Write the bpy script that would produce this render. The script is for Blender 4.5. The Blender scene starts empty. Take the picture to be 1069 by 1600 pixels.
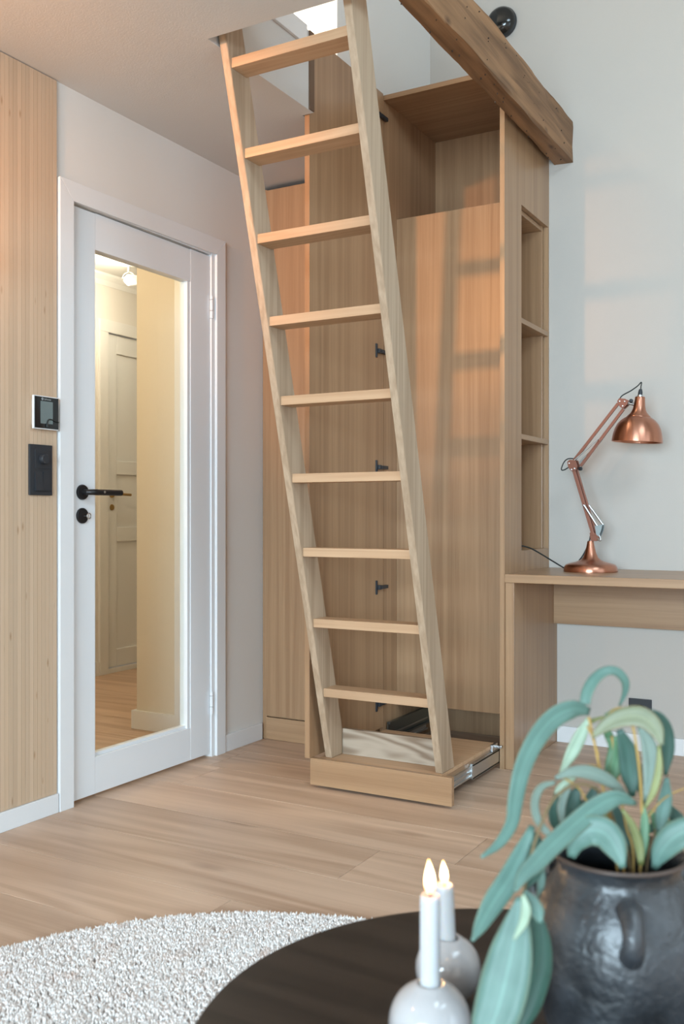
import bpy, bmesh, math, random
import numpy as np
from mathutils import Vector, Matrix
random.seed(7); rng = np.random.default_rng(7)
scene = bpy.context.scene
C = scene.collection

# ------------------------------------------------------------------ camera, world, exposure
cam_d = bpy.data.cameras.new('camera'); cam = bpy.data.objects.new('camera', cam_d); C.objects.link(cam)
cam.location = (0, 0, 0.98); cam.rotation_euler = (math.radians(90), 0, math.radians(29.5))
cam_d.sensor_fit = 'VERTICAL'; cam_d.sensor_height = 36.0; cam_d.sensor_width = 24.0
cam_d.lens = 36.0 * 1510 / 1600; cam_d.shift_y = 0.0025
cam_d.clip_start = 0.05; cam_d.clip_end = 60
cam_d.dof.use_dof = True; cam_d.dof.focus_distance = 3.5; cam_d.dof.aperture_fstop = 5.6
scene.camera = cam
vs = scene.view_settings
vs.view_transform = 'Standard'; vs.look = 'None'; vs.gamma = 1.0; vs.use_curve_mapping = False
vs.exposure = 0.15
world = bpy.data.worlds.new('world'); scene.world = world; world.use_nodes = True
bg = world.node_tree.nodes['Background']; bg.inputs[0].default_value = (0.75, 0.86, 1.0, 1); bg.inputs[1].default_value = 1.0

def area(name, loc, target, sx, sy, power, col, spread=180):
    d = bpy.data.lights.new(name, 'AREA'); d.shape = 'RECTANGLE'; d.size = sx; d.size_y = sy
    d.energy = power; d.color = col; d.spread = math.radians(spread)
    o = bpy.data.objects.new(name, d); C.objects.link(o); o.location = loc
    o.rotation_euler = (Vector(target) - Vector(loc)).to_track_quat('-Z', 'Y').to_euler()
    return o
def point(name, loc, power, col, r=0.04):
    d = bpy.data.lights.new(name, 'POINT'); d.energy = power; d.color = col; d.shadow_soft_size = r
    o = bpy.data.objects.new(name, d); C.objects.link(o); o.location = loc
    return o
def spot(name, loc, target, power, col, ang=80, r=0.05, blend=0.6):
    d = bpy.data.lights.new(name, 'SPOT'); d.energy = power; d.color = col; d.shadow_soft_size = r
    d.spot_size = math.radians(ang); d.spot_blend = blend
    o = bpy.data.objects.new(name, d); C.objects.link(o); o.location = loc
    o.rotation_euler = (Vector(target) - Vector(loc)).to_track_quat('-Z', 'Y').to_euler()
    return o
DAY = (0.75, 0.89, 1.0); WARM = (1.0, 0.42, 0.12)
# daylight through the two windows of the room, and the roof window of the loft
area('daylight_right_window', (2.52, 1.55, 1.65), (0.0, 1.75, 0.2), 2.2, 1.6, 10, DAY, 130)
area('daylight_rear_window', (0.3, -4.22, 1.50), (-0.3, 0.0, -0.1), 2.9, 1.7, 215, (0.66, 0.86, 1.0), 115)
area('daylight_skylight', (1.15, 1.0, 3.80), (-0.75, 2.3, 0.6), 1.7, 1.5, 85, (0.68, 0.87, 1.0))
area('daylight_roof_window', (-2.9, 2.9, 3.86), (-2.9, 2.9, 0), 1.0, 1.0, 130, (1.0, 0.86, 0.66))

# ------------------------------------------------------------------ helpers
def tag(o, label=None, cat=None, group=None, kind=None):
    if label: o['label'] = label
    if cat: o['category'] = cat
    if group: o['group'] = group
    if kind: o['kind'] = kind
    return o
def thing(name, label, cat, loc=(0, 0, 0), group=None, kind=None):
    o = bpy.data.objects.new(name, None); C.objects.link(o); o.location = loc; o.empty_display_size = 0.05
    return tag(o, label, cat, group, kind)
def wpos(o):
    v = Vector(o.location)
    while o.parent: o = o.parent; v += Vector(o.location)
    return v
def link(name, me, mat, parent=None, loc=None):
    """mesh authored in world space (loc None) or local space (loc = world position)"""
    o = bpy.data.objects.new(name, me); C.objects.link(o)
    base = wpos(parent) if parent else Vector((0, 0, 0))
    if mat and not me.materials: me.materials.append(mat)
    if loc is None:
        vs_ = np.empty(len(me.vertices) * 3, 'f'); me.vertices.foreach_get('co', vs_)
        p = vs_.reshape(-1, 3); c = (p.min(0) + p.max(0)) / 2
        p -= c; me.vertices.foreach_set('co', p.ravel().astype('f')); me.update()
        loc = Vector([float(x) for x in c])
    o.location = Vector(loc) - base
    if parent: o.parent = parent
    return o
def to_mesh(bm, name, smooth=False, auto=None):
    bmesh.ops.recalc_face_normals(bm, faces=bm.faces)
    me = bpy.data.meshes.new(name); bm.to_mesh(me); bm.free()
    if smooth:
        me.polygons.foreach_set('use_smooth', [True] * len(me.polygons))
        if auto: me.set_sharp_from_angle(angle=math.radians(auto))
    return me
def add_box(bm, x0, x1, y0, y1, z0, z1, bev=0.0):
    b = bmesh.new(); bmesh.ops.create_cube(b, size=1)
    for v in b.verts: v.co = Vector((x0 + (v.co.x + .5) * (x1 - x0), y0 + (v.co.y + .5) * (y1 - y0), z0 + (v.co.z + .5) * (z1 - z0)))
    if bev: bmesh.ops.bevel(b, geom=b.edges[:] , offset=bev, segments=2, affect='EDGES', profile=.6)
    m = bpy.data.meshes.new('t'); b.to_mesh(m); b.free(); bm.from_mesh(m); bpy.data.meshes.remove(m)
    return bm
def boxes(*bs, bev=0.0):
    bm = bmesh.new()
    for b in bs: add_box(bm, *b, bev=bev)
    return bm
def bx(name, b, mat, parent=None, bev=0.0015):
    return link(name, to_mesh(boxes(b, bev=bev), name), mat, parent)
def tube_bm(pts, radii, seg=12, bm=None, cap=True, smooth_n=0):
    bm = bm or bmesh.new()
    P = [Vector(p) for p in pts]
    if smooth_n: P = catmull(P, smooth_n)
    n = len(P)
    if not hasattr(radii, '__len__'): radii = [radii] * n
    elif len(radii) != n: radii = list(np.interp(np.linspace(0, 1, n), np.linspace(0, 1, len(radii)), radii))
    T = [(P[min(i + 1, n - 1)] - P[max(i - 1, 0)]).normalized() for i in range(n)]
    a = Vector((0, 0, 1)) if abs(T[0].z) < .9 else Vector((1, 0, 0))
    N = (a - T[0] * a.dot(T[0])).normalized(); rings = []
    for i in range(n):
        N = (N - T[i] * N.dot(T[i])).normalized(); B = T[i].cross(N)
        rings.append([bm.verts.new(P[i] + (N * math.cos(t) + B * math.sin(t)) * radii[i]) for t in [2 * math.pi * k / seg for k in range(seg)]])
    for i in range(n - 1):
        for k in range(seg): bm.faces.new((rings[i][k], rings[i][(k + 1) % seg], rings[i + 1][(k + 1) % seg], rings[i + 1][k]))
    if cap: bm.faces.new(rings[0]); bm.faces.new(rings[-1])
    return bm
def catmull(P, k):
    P = [Vector(p) for p in P]; out = []
    Q = [P[0] * 2 - P[1]] + P + [P[-1] * 2 - P[-2]]
    for i in range(1, len(Q) - 2):
        for j in range(k):
            t = j / k; a, b, c, d = Q[i - 1], Q[i], Q[i + 1], Q[i + 2]
            out.append(.5 * ((2 * b) + (c - a) * t + (2 * a - 5 * b + 4 * c - d) * t * t + (3 * b - a - 3 * c + d) * t ** 3))
    out.append(P[-1]); return out
def lathe_bm(prof, seg=48, center=(0, 0, 0), axis=None, bm=None):
    """prof: list of (r, h); axis: direction of h"""
    bm = bm or bmesh.new(); c = Vector(center)
    q = Vector((0, 0, 1)).rotation_difference(Vector(axis).normalized()) if axis is not None else None
    rings = []
    for r, h in prof:
        if r < 1e-6:
            v = Vector((0, 0, h)); v = q @ v if q else v; rings.append([bm.verts.new(c + v)]); continue
        ring = []
        for k in range(seg):
            t = 2 * math.pi * k / seg; v = Vector((r * math.cos(t), r * math.sin(t), h)); v = q @ v if q else v
            ring.append(bm.verts.new(c + v))
        rings.append(ring)
    for a, b in zip(rings, rings[1:]):
        if len(a) == 1 and len(b) == 1: continue
        for k in range(seg):
            k2 = (k + 1) % seg
            if len(a) == 1: bm.faces.new((a[0], b[k], b[k2]))
            elif len(b) == 1: bm.faces.new((a[k], a[k2], b[0]))
            else: bm.faces.new((a[k], a[k2], b[k2], b[k]))
    return bm
def lathe(name, prof, mat, parent=None, seg=48, center=(0, 0, 0), axis=None, auto=40):
    return link(name, to_mesh(lathe_bm(prof, seg, center, axis), name, True, auto), mat, parent)
def tube(name, pts, r, mat, parent=None, seg=10, sm=0):
    return link(name, to_mesh(tube_bm(pts, r, seg, smooth_n=sm), name, True, 50), mat, parent)
def bar_bm(a, b, w, t, up=(0, 1, 0), bev=0.0008):
    """rectangular bar from a to b: w across, t along `up`"""
    a, b = Vector(a), Vector(b); d = b - a; L = d.length; d.normalize(); u = Vector(up); u = (u - d * u.dot(d)).normalized(); s = d.cross(u)
    bm = boxes((0, L, -w / 2, w / 2, -t / 2, t / 2), bev=bev)
    M = Matrix((( d.x, s.x, u.x, a.x), (d.y, s.y, u.y, a.y), (d.z, s.z, u.z, a.z), (0, 0, 0, 1)))
    bm.transform(M); return bm

# ------------------------------------------------------------------ materials
MATS = {}
def newmat(name):
    m = bpy.data.materials.new(name); m.use_nodes = True; nt = m.node_tree
    MATS[name] = m
    return m, nt, nt.nodes['Principled BSDF']
def N(nt, t, **kw):
    n = nt.nodes.new(t)
    for k, v in kw.items(): setattr(n, k, v)
    return n
def plain(name, col, rough=.5, metal=0., bump=0., bscale=60, var=0., spec=.5, coat=0., vscale=6):
    m, nt, p = newmat(name); p.inputs['Base Color'].default_value = (*col, 1)
    p.inputs['Roughness'].default_value = rough; p.inputs['Metallic'].default_value = metal
    p.inputs['Specular IOR Level'].default_value = spec; p.inputs['Coat Weight'].default_value = coat
    tc = N(nt, 'ShaderNodeTexCoord')
    if var:
        nz = N(nt, 'ShaderNodeTexNoise'); nz.inputs['Scale'].default_value = vscale; nz.inputs['Detail'].default_value = 3
        nt.links.new(tc.outputs['Object'], nz.inputs['Vector'])
        mx = N(nt, 'ShaderNodeMix', data_type='RGBA'); mx.inputs['A'].default_value = (*[c * (1 - var) for c in col], 1); mx.inputs['B'].default_value = (*[min(1, c * (1 + var)) for c in col], 1)
        nt.links.new(nz.outputs['Fac'], mx.inputs['Factor']); nt.links.new(mx.outputs['Result'], p.inputs['Base Color'])
    if bump:
        nb = N(nt, 'ShaderNodeTexNoise'); nb.inputs['Scale'].default_value = bscale; nb.inputs['Detail'].default_value = 3
        nt.links.new(tc.outputs['Object'], nb.inputs['Vector'])
        b = N(nt, 'ShaderNodeBump'); b.inputs['Strength'].default_value = bump; b.inputs['Distance'].default_value = .002
        nt.links.new(nb.outputs['Fac'], b.inputs['Height']); nt.links.new(b.outputs['Normal'], p.inputs['Normal'])
    return m
def wood(name, light, dark, axis='Z', across=7., along=.55, rings=16., ring_amt=.35, fibre=.35, rough=.45, rand=.12, bump=.08, fib_scale=170., spec=.35, knots=0., knot_col=(.12, .06, .03)):
    m, nt, p = newmat(name); L = nt.links.new
    p.inputs['Roughness'].default_value = rough; p.inputs['Specular IOR Level'].default_value = spec
    tc = N(nt, 'ShaderNodeTexCoord'); oi = N(nt, 'ShaderNodeObjectInfo')
    mul = N(nt, 'ShaderNodeVectorMath', operation='SCALE'); mul.inputs[0].default_value = (17.3, 31.1, 23.7); L(oi.outputs['Random'], mul.inputs['Scale'])
    add = N(nt, 'ShaderNodeVectorMath', operation='ADD'); L(tc.outputs['Object'], add.inputs[0]); L(mul.outputs[0], add.inputs[1])
    def mapped(ac, al):
        mp = N(nt, 'ShaderNodeVectorMath', operation='MULTIPLY'); s = [ac] * 3; s['XYZ'.index(axis)] = al
        mp.inputs[1].default_value = s; L(add.outputs[0], mp.inputs[0]); return mp.outputs[0]
    n1 = N(nt, 'ShaderNodeTexNoise'); n1.inputs['Scale'].default_value = 1; n1.inputs['Detail'].default_value = 2; n1.inputs['Roughness'].default_value = .45; n1.inputs['Distortion'].default_value = .25
    L(mapped(across, along), n1.inputs['Vector'])
    sn = N(nt, 'ShaderNodeMath', operation='MULTIPLY'); sn.inputs[1].default_value = rings * 6.283; L(n1.outputs['Fac'], sn.inputs[0])
    si = N(nt, 'ShaderNodeMath', operation='SINE'); L(sn.outputs[0], si.inputs[0])
    rg = N(nt, 'ShaderNodeMapRange'); rg.inputs['From Min'].default_value = -1; L(si.outputs[0], rg.inputs['Value'])
    n2 = N(nt, 'ShaderNodeTexNoise'); n2.inputs['Scale'].default_value = 1; n2.inputs['Detail'].default_value = 4; n2.inputs['Roughness'].default_value = .6
    L(mapped(fib_scale, fib_scale * .02), n2.inputs['Vector'])
    n3 = N(nt, 'ShaderNodeTexNoise'); n3.inputs['Scale'].default_value = 1; n3.inputs['Detail'].default_value = 2
    L(mapped(across * 3, along * .6), n3.inputs['Vector'])
    f1 = N(nt, 'ShaderNodeMath', operation='MULTIPLY'); f1.inputs[1].default_value = ring_amt; L(rg.outputs[0], f1.inputs[0])
    f2 = N(nt, 'ShaderNodeMath', operation='MULTIPLY_ADD'); f2.inputs[1].default_value = fibre; L(n2.outputs['Fac'], f2.inputs[0]); L(f1.outputs[0], f2.inputs[2])
    f3 = N(nt, 'ShaderNodeMath', operation='MULTIPLY_ADD'); f3.inputs[1].default_value = max(0, 1 - ring_amt - fibre); L(n3.outputs['Fac'], f3.inputs[0]); L(f2.outputs[0], f3.inputs[2])
    mr = N(nt, 'ShaderNodeMapRange'); mr.inputs['From Min'].default_value = .22; mr.inputs['From Max'].default_value = .78; L(f3.outputs[0], mr.inputs['Value'])
    mx = N(nt, 'ShaderNodeMix', data_type='RGBA'); mx.inputs['A'].default_value = (*light, 1); mx.inputs['B'].default_value = (*dark, 1); L(mr.outputs[0], mx.inputs['Factor'])
    out = mx.outputs['Result']
    if knots:
        vo = N(nt, 'ShaderNodeTexVoronoi'); vo.inputs['Scale'].default_value = 1; L(mapped(*(knots if isinstance(knots, tuple) else (knots, knots * .45))), vo.inputs['Vector'])
        kr = N(nt, 'ShaderNodeMapRange'); kr.inputs['From Min'].default_value = .02; kr.inputs['From Max'].default_value = .13; kr.inputs['To Min'].default_value = .75; kr.inputs['To Max'].default_value = 0
        L(vo.outputs['Distance'], kr.inputs['Value'])
        k2 = N(nt, 'ShaderNodeMix', data_type='RGBA'); k2.inputs['B'].default_value = (*knot_col, 1); L(out, k2.inputs['A']); L(kr.outputs[0], k2.inputs['Factor']); out = k2.outputs['Result']
    hs = N(nt, 'ShaderNodeHueSaturation'); vr = N(nt, 'ShaderNodeMapRange'); vr.inputs['To Min'].default_value = 1 - rand; vr.inputs['To Max'].default_value = 1 + rand
    L(oi.outputs['Random'], vr.inputs['Value']); L(vr.outputs[0], hs.inputs['Value']); L(out, hs.inputs['Color']); L(hs.outputs['Color'], p.inputs['Base Color'])
    if bump:
        b = N(nt, 'ShaderNodeBump'); b.inputs['Strength'].default_value = bump; b.inputs['Distance'].default_value = .001
        L(f3.outputs[0], b.inputs['Height']); L(b.outputs['Normal'], p.inputs['Normal'])
    return m
M_wall = plain('wall_paint', (.76, .74, .71), .75, bump=.12, bscale=220, var=.015)
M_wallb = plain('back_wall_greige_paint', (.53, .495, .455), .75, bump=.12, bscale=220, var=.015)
M_ceil = plain('ceiling_paint', (.62, .62, .61), .85, bump=.25, bscale=180, var=.015)
M_white = plain('white_lacquer', (.78, .80, .82), .32, var=.01)
M_trim = plain('white_trim', (.78, .79, .80), .38, var=.01)
M_oakZ = wood('oak_veneer_upright', (.44, .275, .155), (.29, .165, .088), 'Z', across=16, along=.28, rings=4, ring_amt=.20, fibre=.45, rough=.32, rand=.04, fib_scale=240., spec=.5)
M_oakX = wood('oak_veneer_lengthwise', (.44, .275, .155), (.29, .165, .088), 'X', across=16, along=.28, rings=4, ring_amt=.20, fibre=.45, rough=.32, rand=.04, fib_scale=240., spec=.5)
M_oakY = wood('oak_veneer_deep', (.44, .275, .155), (.29, .165, .088), 'Y', across=16, along=.28, rings=4, ring_amt=.20, fibre=.45, rough=.32, rand=.04, fib_scale=240., spec=.5)
M_lad = wood('ladder_birch', (.54, .405, .285), (.36, .25, .16), 'Z', across=30, along=.7, rings=3, ring_amt=.25, fibre=.45, rough=.5, rand=.06)
M_rung = wood('ladder_rung_beech', (.57, .375, .23), (.45, .275, .155), 'X', across=16, along=.8, rings=6, ring_amt=.25, fibre=.45, rough=.5, rand=.07)
M_riser = wood('riser_walnut', (.49, .40, .31), (.27, .195, .135), 'X', across=9, along=2.0, rings=7, ring_amt=.58, fibre=.22, rough=.5, rand=.03)
M_floor = wood('floor_oak', (.66, .48, .355), (.43, .285, .195), 'X', across=5.5, along=.5, rings=6, ring_amt=.26, fibre=.34, rough=.42, rand=.06, knots=(4.2, 1.5), knot_col=(.27, .17, .115), bump=.05)
M_beam = wood('old_beam_pine', (.41, .225, .11), (.12, .06, .028), 'Y', across=13, along=1.6, rings=3, ring_amt=.25, fibre=.3, rough=.6, rand=0, knots=9, knot_col=(.07, .035, .02), bump=.5, fib_scale=120)
M_bamboo = wood('bamboo_strip', (.62, .465, .335), (.53, .375, .25), 'Z', across=25, along=.5, rings=2, ring_amt=.12, fibre=.5, rough=.45, rand=.09, knots=(26, 7), knot_col=(.33, .19, .095), fib_scale=260)
M_dark = wood('black_stained_ash', (.026, .019, .015), (.010, .008, .007), 'X', across=12, along=.7, rings=5, ring_amt=.4, fibre=.4, rough=.42, rand=0, spec=.35)
M_black = plain('black_plastic', (.022, .026, .032), .45)
M_blackm = plain('matt_black_metal', (.014, .014, .015), .38, metal=.3)
M_steel = plain('zinc_steel', (.55, .57, .58), .28, metal=1.)
M_steeld = plain('dark_zinc_rail', (.25, .29, .30), .35, metal=1.)
M_brass = plain('aged_brass', (.50, .33, .13), .35, metal=1.)
M_cable = plain('black_cable', (.01, .014, .014), .5)
M_copper = plain('brushed_copper', (.54, .255, .17), .30, metal=1., var=.05, vscale=20)
_p = M_copper.node_tree.nodes['Principled BSDF']; _p.inputs['Anisotropic'].default_value = .75; _p.inputs['Anisotropic Rotation'].default_value = .25
_t = M_copper.node_tree.nodes.new('ShaderNodeTangent'); _t.direction_type = 'RADIAL'; _t.axis = 'Z'; M_copper.node_tree.links.new(_t.outputs[0], _p.inputs['Tangent'])
M_copperm = plain('copper_paint', (.22, .085, .055), .36, metal=.5)
M_ceramic = plain('glazed_white_ceramic', (.46, .44, .44), .10, coat=.5, var=.03, vscale=14)
M_screen = plain('lcd_screen', (.15, .19, .19), .12)
M_gloss = plain('glossy_black_glass', (.008, .010, .012), .08)
M_shadow = plain('dark_gap', (.05, .03, .02), .7)
M_brownstrip = plain('dark_brown_matt', (.15, .09, .055), .6)
M_print = plain('grey_print', (.35, .38, .38), .5)
M_domeblack = plain('black_enamel', (.010, .011, .011), .14, coat=.3)
# glass pane
m, nt, p = newmat('clear_glass'); nt.nodes.remove(p)
tr = N(nt, 'ShaderNodeBsdfTransparent'); tr.inputs[0].default_value = (.96, .98, .97, 1); gl = N(nt, 'ShaderNodeBsdfGlossy'); gl.inputs['Roughness'].default_value = .02
fr = N(nt, 'ShaderNodeFresnel'); fr.inputs['IOR'].default_value = 1.45; ms = N(nt, 'ShaderNodeMixShader')
ge = N(nt, 'ShaderNodeNewGeometry'); sb_ = N(nt, 'ShaderNodeMath', operation='SUBTRACT'); sb_.inputs[0].default_value = 1; nt.links.new(ge.outputs['Backfacing'], sb_.inputs[1]); mu = N(nt, 'ShaderNodeMath', operation='MULTIPLY'); nt.links.new(fr.outputs[0], mu.inputs[0]); nt.links.new(sb_.outputs[0], mu.inputs[1]); nt.links.new(mu.outputs[0], ms.inputs[0]); nt.links.new(tr.outputs[0], ms.inputs[1]); nt.links.new(gl.outputs[0], ms.inputs[2]); nt.links.new(ms.outputs[0], nt.nodes['Material Output'].inputs[0]); M_glass = m
# emitters
def emit(name, col, s):
    m, nt, p = newmat(name); p.inputs['Base Color'].default_value = (*col, 1); p.inputs['Emission Color'].default_value = (*col, 1); p.inputs['Emission Strength'].default_value = s; return m
M_bulb = emit('lit_bulb', (1, .88, .70), 12)
# wax
M_wax = plain('white_wax', (.56, .56, .57), .45); pw = M_wax.node_tree.nodes['Principled BSDF']
pw.inputs['Subsurface Weight'].default_value = .6; pw.inputs['Subsurface Radius'].default_value = (.02, .012, .007); pw.inputs['Subsurface Scale'].default_value = .35
# flame
m, nt, p = newmat('flame_glow'); tc = N(nt, 'ShaderNodeTexCoord'); sp = N(nt, 'ShaderNodeSeparateXYZ'); nt.links.new(tc.outputs['Generated'], sp.inputs[0])
cr = N(nt, 'ShaderNodeValToRGB'); nt.links.new(sp.outputs['Z'], cr.inputs[0]); e = cr.color_ramp.elements
e[0].position = 0; e[0].color = (.9, .22, .03, 1); e[1].position = 1; e[1].color = (1, .55, .16, 1); x = e.new(.35); x.color = (1, .72, .34, 1); x = e.new(.7); x.color = (1, .80, .45, 1)
em = N(nt, 'ShaderNodeEmission'); em.inputs[1].default_value = 9; nt.links.new(cr.outputs[0], em.inputs[0]); nt.links.new(em.outputs[0], nt.nodes['Material Output'].inputs[0]); M_flame = m
# vase glaze
m, nt, p = newmat('black_rough_glaze'); tc = N(nt, 'ShaderNodeTexCoord')
n1 = N(nt, 'ShaderNodeTexNoise'); n1.inputs['Scale'].default_value = 17; n1.inputs['Detail'].default_value = 4; nt.links.new(tc.outputs['Object'], n1.inputs['Vector'])
n2 = N(nt, 'ShaderNodeTexNoise'); n2.inputs['Scale'].default_value = 160; n2.inputs['Detail'].default_value = 3; nt.links.new(tc.outputs['Object'], n2.inputs['Vector'])
cr = N(nt, 'ShaderNodeValToRGB'); e = cr.color_ramp.elements; e[0].position = .3; e[0].color = (.010, .011, .013, 1); e[1].position = .75; e[1].color = (.045, .05, .058, 1); nt.links.new(n1.outputs['Fac'], cr.inputs[0]); nt.links.new(cr.outputs[0], p.inputs['Base Color'])
mr = N(nt, 'ShaderNodeMapRange'); mr.inputs['To Min'].default_value = .26; mr.inputs['To Max'].default_value = .5; nt.links.new(n1.outputs['Fac'], mr.inputs['Value']); nt.links.new(mr.outputs[0], p.inputs['Roughness'])
ad = N(nt, 'ShaderNodeMath', operation='MULTIPLY_ADD'); ad.inputs[1].default_value = .12; nt.links.new(n2.outputs['Fac'], ad.inputs[0]); nt.links.new(n1.outputs['Fac'], ad.inputs[2])
b = N(nt, 'ShaderNodeBump'); b.inputs['Strength'].default_value = .65; b.inputs['Distance'].default_value = .014; nt.links.new(ad.outputs[0], b.inputs['Height']); nt.links.new(b.outputs['Normal'], p.inputs['Normal'])
p.inputs['Specular IOR Level'].default_value = .8; M_vase = m
M_vrim = plain('worn_brown_rim', (.07, .045, .035), .5, var=.3, vscale=30)
# leaves
def leafmat(name, col, edge):
    m, nt, p = newmat(name); uv = N(nt, 'ShaderNodeTexCoord'); sp = N(nt, 'ShaderNodeSeparateXYZ'); nt.links.new(uv.outputs['UV'], sp.inputs[0])
    s = N(nt, 'ShaderNodeMath', operation='SUBTRACT'); s.inputs[1].default_value = .5; nt.links.new(sp.outputs['X'], s.inputs[0])
    a = N(nt, 'ShaderNodeMath', operation='ABSOLUTE'); nt.links.new(s.outputs[0], a.inputs[0])
    cr = N(nt, 'ShaderNodeValToRGB'); e = cr.color_ramp.elements; e[0].position = 0; e[0].color = (*[min(1, c * 1.45) for c in col], 1); e[1].position = .5; e[1].color = (*edge, 1)
    x = e.new(.05); x.color = (*col, 1); x = e.new(.42); x.color = (*col, 1); nt.links.new(a.outputs[0], cr.inputs[0])
    nz = N(nt, 'ShaderNodeTexNoise'); nz.inputs['Scale'].default_value = 35; nz.inputs['Detail'].default_value = 3; nt.links.new(uv.outputs['Object'], nz.inputs['Vector'])
    hs = N(nt, 'ShaderNodeHueSaturation'); mr = N(nt, 'ShaderNodeMapRange'); mr.inputs['To Min'].default_value = .75; mr.inputs['To Max'].default_value = 1.25
    nt.links.new(nz.outputs['Fac'], mr.inputs['Value']); nt.links.new(mr.outputs[0], hs.inputs['Value']); nt.links.new(cr.outputs[0], hs.inputs['Color']); nt.links.new(hs.outputs[0], p.inputs['Base Color'])
    p.inputs['Roughness'].default_value = .5; p.inputs['Transmission Weight'].default_value = 0; p.inputs['Subsurface Weight'].default_value = 0.
    return m
LEAF = dict(teal=leafmat('leaf_blue_green', (.088, .172, .142), (.14, .19, .135)), dark=leafmat('leaf_deep_green', (.028, .08, .06), (.05, .10, .07)),
            grey=leafmat('leaf_grey_green', (.15, .205, .17), (.16, .13, .075)), pale=leafmat('leaf_pale_green', (.27, .36, .26), (.30, .33, .21)),
            paleolive=leafmat('leaf_pale_olive', (.18, .20, .125), (.19, .145, .065)), olive=leafmat('leaf_olive', (.18, .20, .065), (.22, .16, .05)),
            green=leafmat('leaf_mid_green', (.075, .175, .085), (.10, .17, .07)))
STEM = dict(brown=plain('stem_brown', (.16, .11, .05), .6), ochre=plain('stem_ochre', (.42, .26, .07), .6))
# rug yarn
m, nt, p = newmat('rug_yarn'); tc = N(nt, 'ShaderNodeTexCoord'); nz = N(nt, 'ShaderNodeTexNoise'); nz.inputs['Scale'].default_value = 90; nz.inputs['Detail'].default_value = 2; nt.links.new(tc.outputs['Object'], nz.inputs['Vector'])
cr = N(nt, 'ShaderNodeValToRGB'); e = cr.color_ramp.elements; e[0].position = .3; e[0].color = (.80, .74, .70, 1); e[1].position = .62; e[1].color = (.93, .91, .89, 1); nt.links.new(nz.outputs['Fac'], cr.inputs[0])
nz2 = N(nt, 'ShaderNodeTexNoise'); nz2.inputs['Scale'].default_value = 14; nt.links.new(tc.outputs['Object'], nz2.inputs['Vector'])
mr = N(nt, 'ShaderNodeMapRange'); mr.inputs['From Min'].default_value = .58; mr.inputs['From Max'].default_value = .75; mr.inputs['To Max'].default_value = .5; nt.links.new(nz2.outputs['Fac'], mr.inputs['Value'])
mx = N(nt, 'ShaderNodeMix', data_type='RGBA'); mx.inputs['B'].default_value = (.74, .58, .50, 1); nt.links.new(mr.outputs[0], mx.inputs['Factor']); nt.links.new(cr.outputs[0], mx.inputs['A']); nt.links.new(mx.outputs['Result'], p.inputs['Base Color']); p.inputs['Roughness'].default_value = .95; p.inputs['Specular IOR Level'].default_value = .1; M_rug = m

# ------------------------------------------------------------------ structure
def struct(name, label, bs, mat, cat, bev=0.0):
    o = link(name, to_mesh(boxes(*bs, bev=bev), name), mat); return tag(o, label, cat, kind='structure')
WX = -2.39; BY = 4.10
floor = struct('floor', 'light oak plank floor running under the whole room', [(-4.4, 2.6, -4.4, 6.2, -.06, -.013)], M_shadow, 'floor')
seam0 = 3.024; pw_ = .256; fixed = {1.745: -1.456, 2.0: -2.6, 2.257: -1.292, 2.513: -1.058, 2.769: -2.25, 3.537: -.722}
plank_me = {}
def plank_mesh(L):
    k = round(L, 2)
    if k not in plank_me: plank_me[k] = to_mesh(boxes((-k / 2 + .0009, k / 2 - .0009, -pw_ / 2 + .0009, pw_ / 2 - .0009, -.012, 0), bev=.0013), 'plank')
    return plank_me[k], k
for r in range(-30, 13):
    y0 = seam0 + r * pw_
    if y0 < -4.5 or y0 > 6.1: continue
    j = [v for k, v in fixed.items() if abs(k - y0) < .02]; j = j[0] if j else random.uniform(-2.6, -.6)
    xs = sorted({round(j + k * 2.06, 3) for k in range(-3, 4)}); xs = [-4.4] + [x for x in xs if -4.3 < x < 2.5] + [2.6]
    for a, b in zip(xs, xs[1:]):
        L = b - a
        me, k = plank_mesh(L); o = link('plank', me, M_floor, floor, loc=((a + b) / 2, y0 + pw_ / 2, 0))
        o.scale.x = L / k
DY0, DY1, DZ = 2.372, 3.168, 2.035   # door opening
wl = struct('wall_left', 'white painted wall around the glazed door', [(WX - .10, WX, -4.4, DY0, 0, 2.41), (WX - .10, WX, DY1, 4.2, 0, 2.41), (WX - .10, WX, DY0, DY1, DZ, 2.41)], M_wall, 'wall')
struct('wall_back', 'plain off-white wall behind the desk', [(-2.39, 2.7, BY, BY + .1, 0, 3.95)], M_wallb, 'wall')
wr = struct('wall_right', 'off-white wall with the large window', [(2.6, 2.7, -4.4, .4, 0, 3.95), (2.6, 2.7, 2.7, 4.1, 0, 3.95), (2.6, 2.7, .4, 2.7, 0, .8), (2.6, 2.7, .4, 2.7, 2.5, 3.95)], M_wall, 'wall')
wf = struct('wall_front', 'off-white wall at the rear of the room with a window', [(-2.39, -1.2, -4.5, -4.4, 0, 3.95), (1.8, 2.7, -4.5, -4.4, 0, 3.95), (-1.2, 1.8, -4.5, -4.4, 0, .7), (-1.2, 1.8, -4.5, -4.4, 2.5, 3.95)], M_wall, 'wall')
struct('ceiling', 'white low ceiling with square hatch opening over the ladder', [(-2.39, -1.783, -4.4, 2.944, 2.41, 2.69), (-2.39, -1.829, 2.944, 4.10, 2.41, 2.69), (-1.783, -1.265, -4.4, 2.33, 2.41, 2.69), (-4.4, -2.39, -4.4, 6.2, 2.445, 2.69)], M_ceil, 'ceiling')
struct('ceiling_loft', 'white high ceiling above loft and desk side', [(-4.4, 2.7, -4.5, 6.2, 3.9, 3.98)], M_ceil, 'ceiling')
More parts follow.
